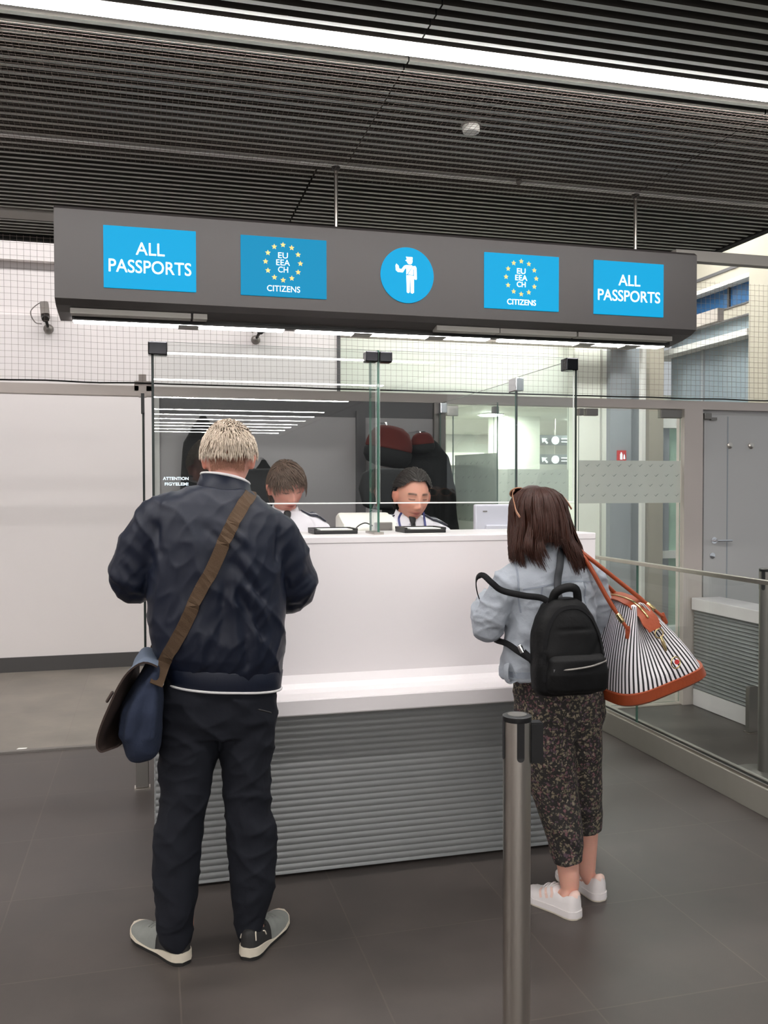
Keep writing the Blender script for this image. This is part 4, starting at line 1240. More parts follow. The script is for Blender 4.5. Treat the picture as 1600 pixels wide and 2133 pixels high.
def shoe(parent, heel, toe, kind, side, name='shoe'):
    """heel and toe on the floor; side: +1 when the outer side lies to the right of heel->toe"""
    h, t = Vector(heel), Vector(toe)
    d = (t - h); L = d.length; d.normalize()
    s = Vector((d.y, -d.x, 0)) * side          # towards the outer side
    Z = Vector((0, 0, 1))
    def half(u):
        # half widths (outer, inner) along the length
        prof = [(0.0, .012, .012), (.015, .021, .021), (.04, .029, .028), (.08, .034, .032), (.15, .037, .033), (.35, .037, .029), (.55, .044, .034), (.72, .049, .041), (.86, .044, .043), (.92, .036, .040), (.96, .026, .034), (.985, .015, .024), (1.0, .004, .012)]
        for i in range(len(prof) - 1):
            if u <= prof[i + 1][0]:
                f = (u - prof[i][0]) / (prof[i + 1][0] - prof[i][0])
                return tuple(prof[i][j] * (1 - f) + prof[i + 1][j] * f for j in (1, 2))
        return prof[-1][1:]
    def slab(z0f, z1f, grow, n=64):
        bm = NB(); cols = []
        for i in range(n + 1):
            u = i / n
            o, i_ = half(u)
            c = h + d * (L * u + (-grow if i == 0 else grow if i == n else 0))
            cols.append([bm.verts.new(c + s * (o + grow) + Z * z0f(u)), bm.verts.new(c - s * (i_ + grow) + Z * z0f(u)), bm.verts.new(c - s * (i_ + grow * 0.7) + Z * z1f(u)), bm.verts.new(c + s * (o + grow * 0.7) + Z * z1f(u))])
        for i in range(n):
            for j in range(4):
                bm.faces.new((cols[i][j], cols[i][(j + 1) % 4], cols[i + 1][(j + 1) % 4], cols[i + 1][j]))
        bm.faces.new(cols[0]); bm.faces.new(cols[-1][::-1])
        return bm
    spring = lambda u: 0.012 * max(0, (u - 0.75) / 0.25) ** 2
    if kind == 'hiker':
        sole_t = lambda u: 0.014 + spring(u)
        mid_t = lambda u: 0.042 - 0.020 * min(1, u / 0.45) + spring(u) + 0.004 * math.sin(u * 9) + 0.005 * max(0, (u - .85) / .15)
        sole = slab(spring, sole_t, 0.001); mid = slab(sole_t, mid_t, 0.0045)
    else:
        mid_t = lambda u: 0.030 - 0.006 * u + spring(u) * 0.6
        sole = slab(lambda u: spring(u) * 0.6, lambda u: 0.006 + spring(u) * 0.6, 0.001); mid = slab(lambda u: 0.006 + spring(u) * 0.6, mid_t, 0.003)
    # upper: cross sections along the foot
    hi = [(0.0, .088), (.05, .098), (.12, .092), (.22, .078 if kind != 'hiker' else .09), (.34, .088), (.46, .092), (.58, .078), (.72, .060), (.86, .050), (.95, .040), (1.0, .026)]
    def top(u):
        for i in range(len(hi) - 1):
            if u <= hi[i + 1][0]:
                f = (u - hi[i][0]) / (hi[i + 1][0] - hi[i][0]); f = f * f * (3 - 2 * f)
                return hi[i][1] * (1 - f) + hi[i + 1][1] * f
        return hi[-1][1]
    bm = NB(); rr = []
    N = 40; K = 12
    for i in range(N + 1):
        u = i / N
        o, n_ = half(u)
        zt = top(u) + spring(u) * 0.5; zb = mid_t(u) - 0.006
        c = h + d * (L * (0.006 + 0.985 * u))
        row = []
        opening = 0.10 < u < 0.40
        for j in range(K + 1):
            a = PI * j / K
            ca, sa = math.cos(a), math.sin(a)
            wd = (o if ca > 0 else n_)
            zz = zb + (zt - zb) * (abs(sa) ** (0.55 if u < 0.45 else 0.75))
            xx = ca if u > 0.45 else math.copysign(abs(ca) ** 0.8, ca)
            if opening and sa > 0.8: zz -= 0.02 * min(1, min(u - 0.10, 0.40 - u) / 0.05)
            row.append(bm.verts.new(c + s * (wd * xx * (1 - 0.16 * (zz - zb) / max(zt - zb, 1e-3) * (u < 0.5))) + Z * zz))
        rr.append(row)
    for i in range(N):
        for j in range(K):
            bm.faces.new((rr[i][j], rr[i][j + 1], rr[i + 1][j + 1], rr[i + 1][j]))
        bm.faces.new((rr[i][0], rr[i + 1][0], rr[i + 1][K], rr[i][K]))
    bm.faces.new(rr[0]); bm.faces.new(rr[-1][::-1])
    bm.normal_update()
    bmesh.ops.recalc_face_normals(bm, faces=bm.faces); bm.normal_update()
    surf = [[v.co.copy() for v in row] for row in rr]
    nrm = [[v.normal.copy() for v in row] for row in rr]
    if nrm[N // 2][K // 2].z < 0: nrm = [[-v for v in row] for row in nrm]
    def patch(u0, u1, ja, jb, off, name_, m_, par):
        b2 = NB(); rows = []
        for i in range(int(u0 * N), int(u1 * N) + 1):
            rows.append([b2.verts.new(v) for v in [surf[i][j] + nrm[i][j] * off for j in range(ja, jb + 1)]])
        for i in range(len(rows) - 1):
            for j in range(len(rows[0]) - 1):
                b2.faces.new((rows[i][j], rows[i][j + 1], rows[i + 1][j + 1], rows[i + 1][j]))
        return obj(name_, b2, m_, par, smooth=True)
    up = obj(name, bm, 'shoe_black' if kind == 'hiker' else 'shoe_white', parent, smooth=True, angle=60)
    if kind == 'hiker':
        obj('outsole', sole, 'rubber', up); obj('midsole', mid, 'midsole', up, smooth=True, angle=50)
        patch(0.40, 1.0, 0, K, 0.0022, 'toe_overlay', 'shoe_grey', up)
        for j0 in (0, K):
            pts = []
            for u in (0.05, 0.08, 0.14, 0.22, 0.27, 0.285):
                i = int(u * N); jj = {0.05: 1, 0.08: 3, 0.14: 4, 0.22: 4, 0.27: 2, 0.285: 1}[u]
                jj = jj if j0 == 0 else K - jj
                pts.append(surf[i][jj] + nrm[i][jj] * 0.002)
            b2 = NB(); tube(b2, smooth_path(pts, 5), 0.0022, 6); obj('trim_line', b2, 'midsole', up, smooth=True)
    else:
        obj('outsole', sole, 'midsole', up); obj('midsole', mid, 'shoe_white', up, smooth=True, angle=50)
        patch(0.0, 0.13, 3, K - 3, 0.0016, 'heel_tab', 'shoe_pink', up)
        for k in range(3):
            for ja, jb in ((1, 4), (K - 4, K - 1)):
                b2 = NB(); pts = []
                for q, j in enumerate(range(ja, jb + 1)):
                    lift = (j - ja) if ja == 1 else (jb - j)
                    i = min(N, int((0.40 + 0.09 * k) * N + lift * 0.9))
                    pts.append((surf[i][j] + nrm[i][j] * 0.0015, nrm[i][j]))
                ribbon(b2, [p for p, _ in pts], [n for _, n in pts], 0.010, 0.001); obj('side_stripe', b2, 'shoe_pink', up)
    b2 = NB()
    for k in range(4):
        i = int((0.44 + 0.055 * k) * N)
        tube(b2, [surf[i][j] + nrm[i][j] * 0.003 for j in range(4, K - 3)], 0.0025, 6)
    obj('laces', b2, 'shoe_grey' if kind == 'hiker' else 'shoe_white', up, smooth=True)
    return up

def ear_gap(p): return abs(p.x) > 0.70 and -0.45 < p.z < 0.22 and -0.35 < p.y < 0.32

def hair_tufts(bm, mt, k, n, keep, flow, length, lift, rad=0.0016, g=0.004, seed=1, mi=0):
    """short hair: tapering tufts rooted on the skull; keep(p) -> bool on unit direction, flow(p) -> direction"""
    rnd = random.Random(seed)
    done = 0
    while done < n:
        p = Vector((rnd.gauss(0, 1), rnd.gauss(0, 1), rnd.gauss(0, 1))).normalized()
        if not keep(p): continue
        done += 1
        base = skull(p, k, g(p) if callable(g) else g)
        nn = Vector((p.x / 0.073, p.y / 0.093, p.z / 0.114)).normalized()
        fl = flow(p); fl = Vector(fl) + Vector((rnd.uniform(-.25, .25), rnd.uniform(-.25, .25), rnd.uniform(-.25, .25)))
        fl = (fl - nn * fl.dot(nn)).normalized()
        L = length * rnd.uniform(0.6, 1.15)
        pts = []
        for j in range(4):
            t = j / 3
            q = base + fl * L * t + nn * (lift * L * (t - 0.55 * t * t)) - nn * (L * L * t * t * 4.0)
            pts.append(mt @ q)
        tube(bm, pts, [rad, rad * 1.1, rad * 0.8, rad * 0.15], 4, ref=(0.3, 0.2, 1), rnd=False, cap=False, mi=mi)

def hair_cap(bm, mt, k, keep, g, sub=5, mi=0):
    r = bmesh.ops.create_icosphere(bm, subdivisions=sub, radius=1.0)
    vs = r['verts']
    bad = [v for v in vs if not keep(v.co.normalized())]
    dirs = {v: v.co.normalized() for v in vs}
    for v in vs:
        p = dirs[v]
        v.co = mt @ skull(p, k, (g(p) if callable(g) else g) + 0.003 * noise.noise(p * 9))
        for f in v.link_faces: f.material_index = mi
    bmesh.ops.delete(bm, geom=bad, context='VERTS')

def strand_mesh(paths, rad, seg=4, taper=True):
    bm = NB()
    for pts in paths:
        n = len(pts)
        rr = [rad * (0.7 + 0.3 * min(1, i / 2)) * (1 if i < n * 0.7 else max(0.15, (n - 1 - i) / (n * 0.3))) for i in range(n)] if taper else [rad] * n
        tube(bm, pts, rr, seg, ref=(0.2, 1, 0.1), rnd=False, cap=False)
    return bm

def bvh_of(o):
    me = o.data
    mw = Matrix.Translation(org_of(o))
    vs = [mw @ v.co for v in me.vertices]
    return BVHTree.FromPolygons(vs, [tuple(p.vertices) for p in me.polygons])

# =================================================================== THE MAN AT THE COUNTER (seen from behind)
SK_MAN = S(206, 150, 132)
man = thing('person', 'person from behind in navy jacket and black trousers with brown shoulder strap', 'person', (0.2, 2.98, 0), 'travellers at the counter')
mh = head_frame((0.252, 3.035, 1.652), yaw=PI - 0.16, pitch=0.0) @ Matrix.Rotation(0.26, 4, 'X')
# the body under the clothes
bm = NB()
add_head(bm, mh, 1.01)
tube(bm, [(0.215, 3.0, 1.47), (0.232, 3.0, 1.53), (0.245, 3.02, 1.60), (0.25, 3.03, 1.64)], [(0.075, 0.08), (0.062, 0.064), (0.060, 0.062), (0.06, 0.06)], 18, ref=(0, 1, 0))
rings_z(bm, [(0.80, .208, 3.0, .15, .10), (0.90, .215, 3.0, .16, .10), (1.05, .21, 3.0, .15, .105), (1.2, .207, 3.0, .165, .11), (1.35, .205, 3.0, .175, .105), (1.45, .205, 3.0, .165, .085), (1.50, .21, 3.0, .09, .065)])
tube(bm, [(0.04, 3.0, 1.44), (-0.02, 3.03, 1.34), (-0.07, 3.06, 1.255)], [0.055, 0.048, 0.042], 14)
tube(bm, [(-0.07, 3.06, 1.255), (0.0, 3.18, 1.235), (0.105, 3.29, 1.235)], [0.044, 0.040, 0.028], 14)
tube(bm, [(0.375, 3.0, 1.40), (0.45, 3.03, 1.29), (0.49, 3.06, 1.20)], [0.055, 0.048, 0.042], 14)
tube(bm, [(0.49, 3.06, 1.20), (0.42, 3.18, 1.19), (0.315, 3.29, 1.22)], [0.044, 0.040, 0.028], 14)
add_hand(bm, (0.11, 3.292, 1.236), (0.75, 0.25, 0.1), (-0.25, 0.9, -0.2), (0.05, -0.1, 1), 1.0, 0.8)
add_hand(bm, (0.31, 3.292, 1.222), (-0.75, 0.25, 0.1), (0.25, 0.9, -0.2), (0.05, -0.1, 1), 1.0, 0.8)
tube(bm, [(0.125, 3.0, .84), (.113, 3.0, .70), (.085, 3.0, .46), (.075, 2.99, .28), (.085, 2.975, .10)], [0.09, 0.082, 0.058, 0.052, 0.038], 16, ref=(0, 1, 0))
tube(bm, [(0.295, 3.0, .84), (.303, 3.0, .70), (.308, 3.0, .46), (.315, 2.99, .28), (.30, 2.965, .10)], [0.09, 0.082, 0.058, 0.052, 0.038], 16, ref=(0, 1, 0))
add_foot(bm, (0.092, 2.925, 0.02), (-0.058, 3.165, 0.02), (.085, 2.975, .10))
add_foot(bm, (0.285, 2.90, 0.02), (0.43, 3.125, 0.02), (.30, 2.965, .10))
me = remesh(bm, 0.0055, 4, 0.5)
face(me, mh, 1.01, SK_MAN, S(170, 96, 88), S(170, 155, 140))
obj('body', me, 'skin', man, smooth=True)

# hair: thick white cap above a short grey hairline
bm = NB()
def keep_top(p): return p.z > 0.02 - 0.0 * p.y and not (p.y < -0.35 and p.z < 0.62) and not ear_gap(p) if p.y < 0.15 else (p.z > 0.10 - 0.16 * (1 - abs(p.x)) and not ear_gap(p))
hair_g = lambda p: 0.002 + 0.009 * min(1, max(0, (p.z + 0.05) / 0.45))
hair_cap(bm, mh, 1.01, keep_top, hair_g, 5)
def flow_man(p):
    if p.z > 0.75: return (p.x * 0.8 + 0.1, 0.7, 0.0)
    return (p.x * 0.25, 0.25 if p.y > 0 else 0.6, -1.0)
hair_tufts(bm, mh, 1.01, 2600, keep_top, flow_man, 0.036, 0.95, 0.0018, hair_g, 3)
hr = obj('hair', bm, 'grey_hair', man, smooth=True)
bm = NB()
def keep_low(p): return p.y > 0.1 and -0.42 < p.z < 0.1 and abs(p.x) < 0.80
hair_cap(bm, mh, 1.01, keep_low, 0.0012, 5)
hair_tufts(bm, mh, 1.01, 900, lambda p: keep_low(p) and p.z > -0.40, lambda p: (0, 0, -1), 0.010, 0.3, 0.0008, 0.001, 4)
obj('nape_hair', bm, 'grey_hair_under', hr, smooth=True)

# jacket
bm = NB()
TL = -0.10
rings_z(bm, [(0.918, .229, 2.995, .178, .128, TL), (.955, .226, 2.995, .196, .145, TL), (1.0, .214, 2.99, .214, .156, TL), (1.06, .209, 2.99, .226, .162, TL), (1.16, .209, 2.99, .226, .163, TL),
             (1.28, .206, 2.985, .219, .160, TL), (1.38, .205, 2.985, .216, .152, TL), (1.45, .206, 2.99, .210, .138, TL), (1.50, .210, 2.995, .192, .118, TL), (1.522, .214, 3.0, .166, .106, TL), (1.540, .222, 3.003, .130, .096, TL), (1.556, .232, 3.005, .100, .088, TL)], seg=48)
# sleeves, roomy, gathered at the elbow
tube(bm, [(0.080, 2.99, 1.480), (0.030, 3.0, 1.455), (-0.030, 3.02, 1.37), (-0.062, 3.045, 1.275), (-0.055, 3.075, 1.245)], [0.072, 0.083, 0.083, 0.082, 0.075], 22)
tube(bm, [(-0.062, 3.055, 1.262), (-0.03, 3.12, 1.247), (0.03, 3.21, 1.24), (0.085, 3.275, 1.237)], [0.078, 0.072, 0.058, 0.045], 20)
tube(bm, [(0.345, 2.99, 1.435), (0.395, 3.0, 1.405), (0.445, 3.02, 1.315), (0.475, 3.045, 1.225), (0.465, 3.075, 1.195)], [0.072, 0.083, 0.083, 0.082, 0.075], 22)
tube(bm, [(0.475, 3.055, 1.21), (0.445, 3.12, 1.195), (0.39, 3.21, 1.205), (0.335, 3.275, 1.222)], [0.078, 0.072, 0.058, 0.045], 20)
me = remesh(bm, 0.0065, 5, 0.5)
rd = random.Random(11)
strokes = []
def fold(a, b, w, h): strokes.append((a, b, w, h))
YB = 2.835
for a, b, w, h in (((.16, 1.50), (.30, 1.37), .014, .008), ((.13, 1.47), (.27, 1.33), .012, -.006), ((.20, 1.42), (.33, 1.26), .016, .008), ((.22, 1.34), (.36, 1.18), .014, -.007), ((.24, 1.30), (.40, 1.08), .018, .010),
                   ((.25, 1.24), (.37, 1.03), .014, -.007), ((.24, 1.28), (.26, 1.02), .016, .009), ((.22, 1.26), (.20, 1.02), .015, -.007), ((.30, 1.20), (.33, .99), .014, .007), ((.08, 1.36), (.02, 1.12), .018, .008),
                   ((.06, 1.40), (.05, 1.20), .014, -.007), ((.36, 1.36), (.39, 1.16), .018, .008), ((.10, 1.20), (.03, 1.04), .016, .007), ((.16, 1.10), (.14, .97), .014, .006), ((.28, 1.08), (.29, .97), .012, -.006), ((.36, 1.06), (.34, .96), .013, .006), ((.08, 1.06), (.07, .97), .012, -.006)):
    fold((a[0], YB, a[1]), (b[0], YB + 0.01, b[1]), w * 0.95, h * 1.5)
for a, b, h in (((-.10, 2.97, 1.34), (-.02, 2.95, 1.24), .007), ((-.13, 3.0, 1.29), (-.05, 2.98, 1.20), .007), ((-.06, 2.95, 1.40), (.02, 2.93, 1.30), -.006), ((-.12, 3.02, 1.25), (-.03, 3.0, 1.19), -.006), ((.50, 2.97, 1.30), (.43, 2.94, 1.19), .007), ((.54, 3.0, 1.24), (.46, 2.98, 1.15), .007), ((.46, 2.95, 1.36), (.40, 2.92, 1.26), -.006), ((.52, 3.02, 1.20), (.44, 3.0, 1.13), -.006),
                   ((.0, 2.92, 1.46), (.03, 2.90, 1.33), -.010), ((.41, 2.92, 1.43), (.395, 2.90, 1.30), -.010)):
    fold(a, b, 0.018, h)
folds(me, strokes)
crumple(me, 0.005, (8, 8, 4), 3.3)
creases(me, 0.0065, (9, 5, 4.2), 1.1, 2.2, 0.55)
creases(me, 0.0032, (20, 10, 10), 5.3, 2.0, -0.5)
jk = obj('jacket', me, 'navy', man, smooth=True)
bm = NB()
rings_z(bm, [(0.895, .229, 2.995, .186, .135, TL), (.903, .229, 2.995, .190, .139, TL), (.960, .227, 2.995, .199, .147, TL), (.966, .226, 2.995, .196, .144, TL)], seg=56)
obj('waistband', bm, 'navy', jk, smooth=True)
bm = NB(); tube(bm, [(.229 + .191 * math.copysign(abs(math.cos(a)) ** .87, math.cos(a)), 2.995 + .140 * math.copysign(abs(math.sin(a)) ** .87, math.sin(a)), .899 + TL * .19 * math.cos(a)) for a in [2 * PI * i / 56 for i in range(56)]], 0.0042, 6, closed=True)
obj('hem_piping', bm, 'pipe_white', jk, smooth=True)
def collar(z, rx, ry, xc, yc, tilt, back):
    return [(xc + rx * math.cos(a), yc + ry * math.sin(a), z + tilt * math.cos(a) * rx - back * math.sin(a)) for a in [2 * PI * i / 40 for i in range(40)]]
bm = NB(); a = collar(1.535, .095, .088, .234, 3.005, -.22, .012); b = collar(1.586, .082, .078, .238, 3.008, -.22, .012); c_ = collar(1.584, .076, .072, .238, 3.008, -.22, .012)
def hoop(bm, loops):
    vv = [[bm.verts.new(p) for p in l] for l in loops]
    n = len(vv[0])
    for i in range(len(vv) - 1):
        for j in range(n): bm.faces.new((vv[i][j], vv[i][(j + 1) % n], vv[i + 1][(j + 1) % n], vv[i + 1][j]))
hoop(bm, [a, b, c_, collar(1.533, .086, .08, .234, 3.005, -.22, .012)])
obj('collar', bm, 'navy', jk, smooth=True)
bm = NB(); tube(bm, collar(1.588, .080, .076, .238, 3.008, -.22, .012), 0.0042, 6, closed=True); obj('collar_piping', bm, 'pipe_white', jk, smooth=True)
bm = NB(); hoop(bm, [collar(1.555, .074, .070, .240, 3.01, -.2, .012), collar(1.594, .070, .067, .242, 3.012, -.2, .012), collar(1.592, .066, .063, .242, 3.012, -.2, .012)]); obj('shirt_collar', bm, 'collar_white', man, smooth=True)

# trousers
bm = NB()
rings_z(bm, [(0.735, .207, 3.0, .186, .105, -.02), (.80, .209, 3.0, .194, .125, -.05), (.87, .216, 2.995, .190, .130, -.08), (.95, .222, 2.995, .176, .120, -.09)], seg=40)
tube(bm, [(.118, 3.0, .80), (.113, 3.0, .70), (.097, 3.0, .56), (.082, 2.995, .44), (.074, 2.99, .36), (.066, 2.985, .24), (.063, 2.975, .15), (.066, 2.97, .075)], [(.098, .10), (.097, .10), (.083, .092), (.078, .088), (.078, .088), (.078, .085), (.065, .078), (.053, .064)], 26, ref=(0, 1, 0))
tube(bm, [(.298, 3.0, .80), (.303, 3.0, .70), (.302, 3.0, .56), (.303, 2.995, .45), (.316, 2.99, .39), (.318, 2.985, .27), (.314, 2.975, .18), (.303, 2.965, .062)], [(.098, .10), (.092, .10), (.081, .092), (.077, .088), (.083, .088), (.080, .085), (.069, .078), (.045, .062)], 26, ref=(0, 1, 0))
me = remesh(bm, 0.006, 5, 0.5)
st = []
for a, b, w, h in (((.05, .60), (.15, .50), .02, .009), ((.16, .50), (.07, .44), .018, .008), ((.04, .46), (.13, .41), .016, -.008), ((.03, .40), (.12, .36), .016, .008), ((.02, .30), (.11, .27), .016, -.006), ((.02, .20), (.10, .16), .014, .008), ((.03, .13), (.10, .10), .012, -.007),
                   ((.36, .66), (.26, .55), .02, .010), ((.24, .52), (.34, .46), .018, -.008), ((.27, .46), (.36, .41), .018, .009), ((.36, .40), (.27, .36), .016, -.008), ((.38, .30), (.30, .24), .018, .009), ((.35, .22), (.28, .18), .014, .008), ((.34, .13), (.28, .10), .012, -.007),
                   ((.06, .82), (.18, .76), .018, .006), ((.36, .81), (.24, .76), .018, .006), ((.205, .90), (.205, .76), .012, -.010)):
    st.append(((a[0], 2.895, a[1]), (b[0], 2.895, b[1]), w * 1.3, h * 0.6))
folds(me, st)
crumple(me, 0.006, (9, 9, 6), 8.2)
creases(me, 0.008, (7, 5, 6.5), 2.7, 2.2, 0.9)
creases(me, 0.005, (9, 8, 11), 7.7, 2.0, -1.1)
tr = obj('trousers', me, 'black_cloth', man, smooth=True)
bm = NB(); tube(bm, [(0.33, 2.872, 0.835), (0.37, 2.882, 0.82)], 0.003, 6); obj('pocket_welt', bm, 'black', tr, smooth=True)
shoe(man, (0.094, 2.918, 0), (-0.066, 3.180, 0), 'hiker', -1)
shoe(man, (0.287, 2.893, 0), (0.440, 3.135, 0), 'hiker', 1)

# messenger bag on the left hip with its strap across the back
bv = bvh_of(jk)
mb = thing('messenger_bag', 'blue canvas messenger bag with open brown flap at the hip of the person in navy', 'bag', (-0.03, 2.97, 0.72))
bm = NB()
yc_ = 2.955
tube(bm, [(-0.036, yc_, .735), (-0.041, yc_, .78), (-0.034, yc_, .85), (-0.014, yc_, .92), (0.006, yc_, .985)], [(.058, .125), (.070, .142), (.062, .145), (.044, .138), (.020, .125)], 28, ref=(0, 1, 0), power=3.2, rnd=True)
me = remesh(bm, 0.006, 4, 0.5)
folds(me, [((-.06, 2.82, .93), (-.09, 2.82, .76), .014, .010), ((-.02, 2.81, .95), (-.05, 2.81, .75), .014, -.010), ((.0, 2.815, .90), (.0, 2.815, .75), .014, .008), ((-.10, 2.87, .88), (-.11, 2.87, .76), .014, .008), ((-.10, 2.97, .90), (-.115, 2.99, .76), .02, .008)])
crumple(me, 0.007, 12, 2.2)
obj('bag_body', me, 'denim_blue', mb, smooth=True)
# flap: hinged at the top of the bag, hanging open outwards
bm = NB()
prof = [(0.010, 1.000), (-0.030, 1.012), (-0.070, .985), (-0.100, .940), (-0.125, .890), (-0.150, .840), (-0.168, .795), (-0.172, .765), (-0.160, .748), (-0.142, .752), (-0.126, .760)]
P_ = smooth_path([Vector((x, 0, z)) for x, z in prof], 4)
lo_, hi_ = [], []
nb = len(P_)
for i, p in enumerate(P_):
    tg = (P_[min(i + 1, nb - 1)] - P_[max(i - 1, 0)]).normalized(); nv = Vector((tg.z, 0, -tg.x))
    row = []
    for j in range(9):
        yy = 2.815 + 0.28 * j / 8
        wob = 0.006 * math.sin(j * 1.1 + i * 0.15)
        row.append((p + nv * wob + Vector((0.085 * (j / 8) * min(1, max(0, i - 4) / 14), yy, 0)), nv))
    lo_.append([bm.verts.new(q) for q, _ in row]); hi_.append([bm.verts.new(q + n2 * 0.006) for q, n2 in row])
for i in range(nb - 1):
    for j in range(8):
        bm.faces.new((lo_[i][j], lo_[i][j + 1], lo_[i + 1][j + 1], lo_[i + 1][j])).material_index = 0
        bm.faces.new((hi_[i][j], hi_[i + 1][j], hi_[i + 1][j + 1], hi_[i][j + 1])).material_index = 1
for i in range(nb - 1):
    for j in (0, 8):
        bm.faces.new((lo_[i][j], lo_[i + 1][j], hi_[i + 1][j], hi_[i][j])).material_index = 0
for r0, r1 in ((lo_[0], hi_[0]), (lo_[-1], hi_[-1])):
    for j in range(8): bm.faces.new((r0[j], r0[j + 1], r1[j + 1], r1[j]))
obj('flap', bm, ['bag_brown', 'bag_edge'], mb, smooth=True, angle=60)
bm = NB(); tube(bm, [(-0.125, 2.84, .925), (-0.14, 2.84, .90)], [(0.005, 0.012)] * 2, 8, ref=(0, 1, 0)); obj('leather_tab', bm, 'bag_brown', mb, smooth=True)
# strap
ctrl_back = [(.300, 1.522), (.262, 1.468), (.225, 1.40), (.190, 1.32), (.148, 1.24), (.105, 1.15), (.068, 1.07), (.030, 0.995)]
ctrl_front = [(.30, 1.50), (.262, 1.45), (.21, 1.38), (.15, 1.28), (.09, 1.17), (.03, 1.06)]
pts, nrm = [], []
def cast(x, z, sgn):
    hit, n2, _, _ = bv.ray_cast(Vector((x, 3.0 + sgn * 1.0, z)), Vector((0, -sgn, 0)))
    if hit is None: return None, None
    return hit, n2
cb = smooth_path([(x, 0, z) for x, z in ctrl_back], 6)
for p in reversed(cb):
    h_, n2 = cast(p.x, p.z, -1)
    if h_ is not None: pts.append(h_ + n2 * 0.003); nrm.append(n2)
hit, n2, _, _ = bv.ray_cast(Vector((.318, 2.985, 2.0)), Vector((0, 0, -1)))
for yy in (2.93, 2.97, 3.01, 3.05):
    hit, n2, _, _ = bv.ray_cast(Vector((.318, yy, 2.0)), Vector((0, 0, -1)))
    if hit: pts.append(hit + n2 * 0.003); nrm.append(n2)
for p in smooth_path([(x, 0, z) for x, z in ctrl_front], 5):
    h_, n2 = cast(p.x, p.z, 1)
    if h_ is not None: pts.append(h_ + n2 * 0.003); nrm.append(n2)
pts = [Vector((0.006, 2.822, 0.945)), Vector((0.017, 2.824, 0.97))] + pts + [Vector((0.0, 3.10, 1.0)), Vector((-0.005, 3.08, 0.965))]
nrm = [Vector((0, -1, 0)), Vector((0, -1, 0))] + [Vector((0, -1, 0.05)) if i < 3 else n_ for i, n_ in enumerate(nrm)] + [Vector((-.5, 1, 0)), Vector((-.5, 1, 0))]
for _ in range(3):
    q = list(pts)
    for i in range(1, len(pts) - 1): q[i] = pts[i] * 0.5 + (pts[i - 1] + pts[i + 1]) * 0.25
    pts = [a + (b2 - a) for a, b2 in zip(pts, q)]
pts = [p + Vector(n2).normalized() * 0.004 for p, n2 in zip(pts, nrm)]
bm = NB(); ribbon(bm, pts, nrm, 0.042, 0.003); obj('strap', bm, 'webbing', mb)

# =================================================================== THE WOMAN AT THE COUNTER (seen from behind)
SK_W = S(214, 160, 142)
wo = thing('person', 'person from behind in pale denim jacket and dark floral trousers with black backpack', 'person', (1.46, 2.98, 0), 'travellers at the counter')
wh = head_frame((1.372, 3.035, 1.450), yaw=PI + 0.06) @ Matrix.Rotation(0.22, 4, 'X')
bm = NB()
add_head(bm, wh, 0.94)
tube(bm, [(1.405, 2.99, 1.25), (1.395, 2.99, 1.30), (1.382, 3.01, 1.365), (1.376, 3.025, 1.41)], [(.07, .07), (.055, .055), (.05, .052), (.05, .052)], 16, ref=(0, 1, 0))
rings_z(bm, [(0.74, 1.46, 2.98, .14, .10), (0.85, 1.45, 2.98, .15, .105), (0.98, 1.425, 2.98, .125, .09), (1.12, 1.415, 2.98, .135, .09), (1.22, 1.41, 2.98, .14, .085), (1.28, 1.408, 2.985, .09, .06)])
tube(bm, [(1.285, 2.99, 1.205), (1.232, 2.99, 1.14), (1.18, 3.0, 1.05)], [.045, .04, .036], 14)
tube(bm, [(1.18, 3.0, 1.05), (1.20, 3.11, 1.085), (1.265, 3.215, 1.14)], [.037, .033, .024], 14)
add_hand(bm, (1.27, 3.222, 1.145), (0.55, 0.5, 0.35), (-0.5, 0.7, 0.2), (0.1, -0.3, 1), 0.9, 0.8)
tube(bm, [(1.545, 2.99, 1.20), (1.595, 3.0, 1.13), (1.625, 3.03, 1.04)], [.045, .04, .036], 14)
tube(bm, [(1.625, 3.03, 1.04), (1.56, 3.12, 1.08), (1.455, 3.215, 1.13)], [.037, .033, .024], 14)
add_hand(bm, (1.45, 3.22, 1.133), (-0.6, 0.5, 0.3), (0.5, 0.7, 0.2), (-0.1, -0.3, 1), 0.9, 0.8)
tube(bm, [(1.40, 2.98, .78), (1.405, 2.98, .62), (1.435, 2.975, .44), (1.455, 2.96, .30), (1.468, 2.945, .20), (1.472, 2.93, .10)], [.085, .078, .058, .049, .043, .036], 16, ref=(0, 1, 0))
tube(bm, [(1.54, 2.99, .78), (1.555, 3.0, .62), (1.575, 3.01, .44), (1.588, 3.02, .30), (1.590, 3.025, .20), (1.592, 3.03, .10)], [.085, .075, .055, .046, .041, .034], 16, ref=(0, 1, 0))
add_foot(bm, (1.474, 2.878, 0.012), (1.385, 3.075, 0.012), (1.472, 2.925, .085), 0.032)
add_foot(bm, (1.622, 2.985, 0.012), (1.575, 3.19, 0.012), (1.595, 3.03, .085), 0.031)
me = remesh(bm, 0.0055, 4, 0.5)
face(me, wh, 0.94, SK_W, S(180, 96, 92), S(70, 48, 38))
obj('body', me, 'skin', wo, smooth=True)

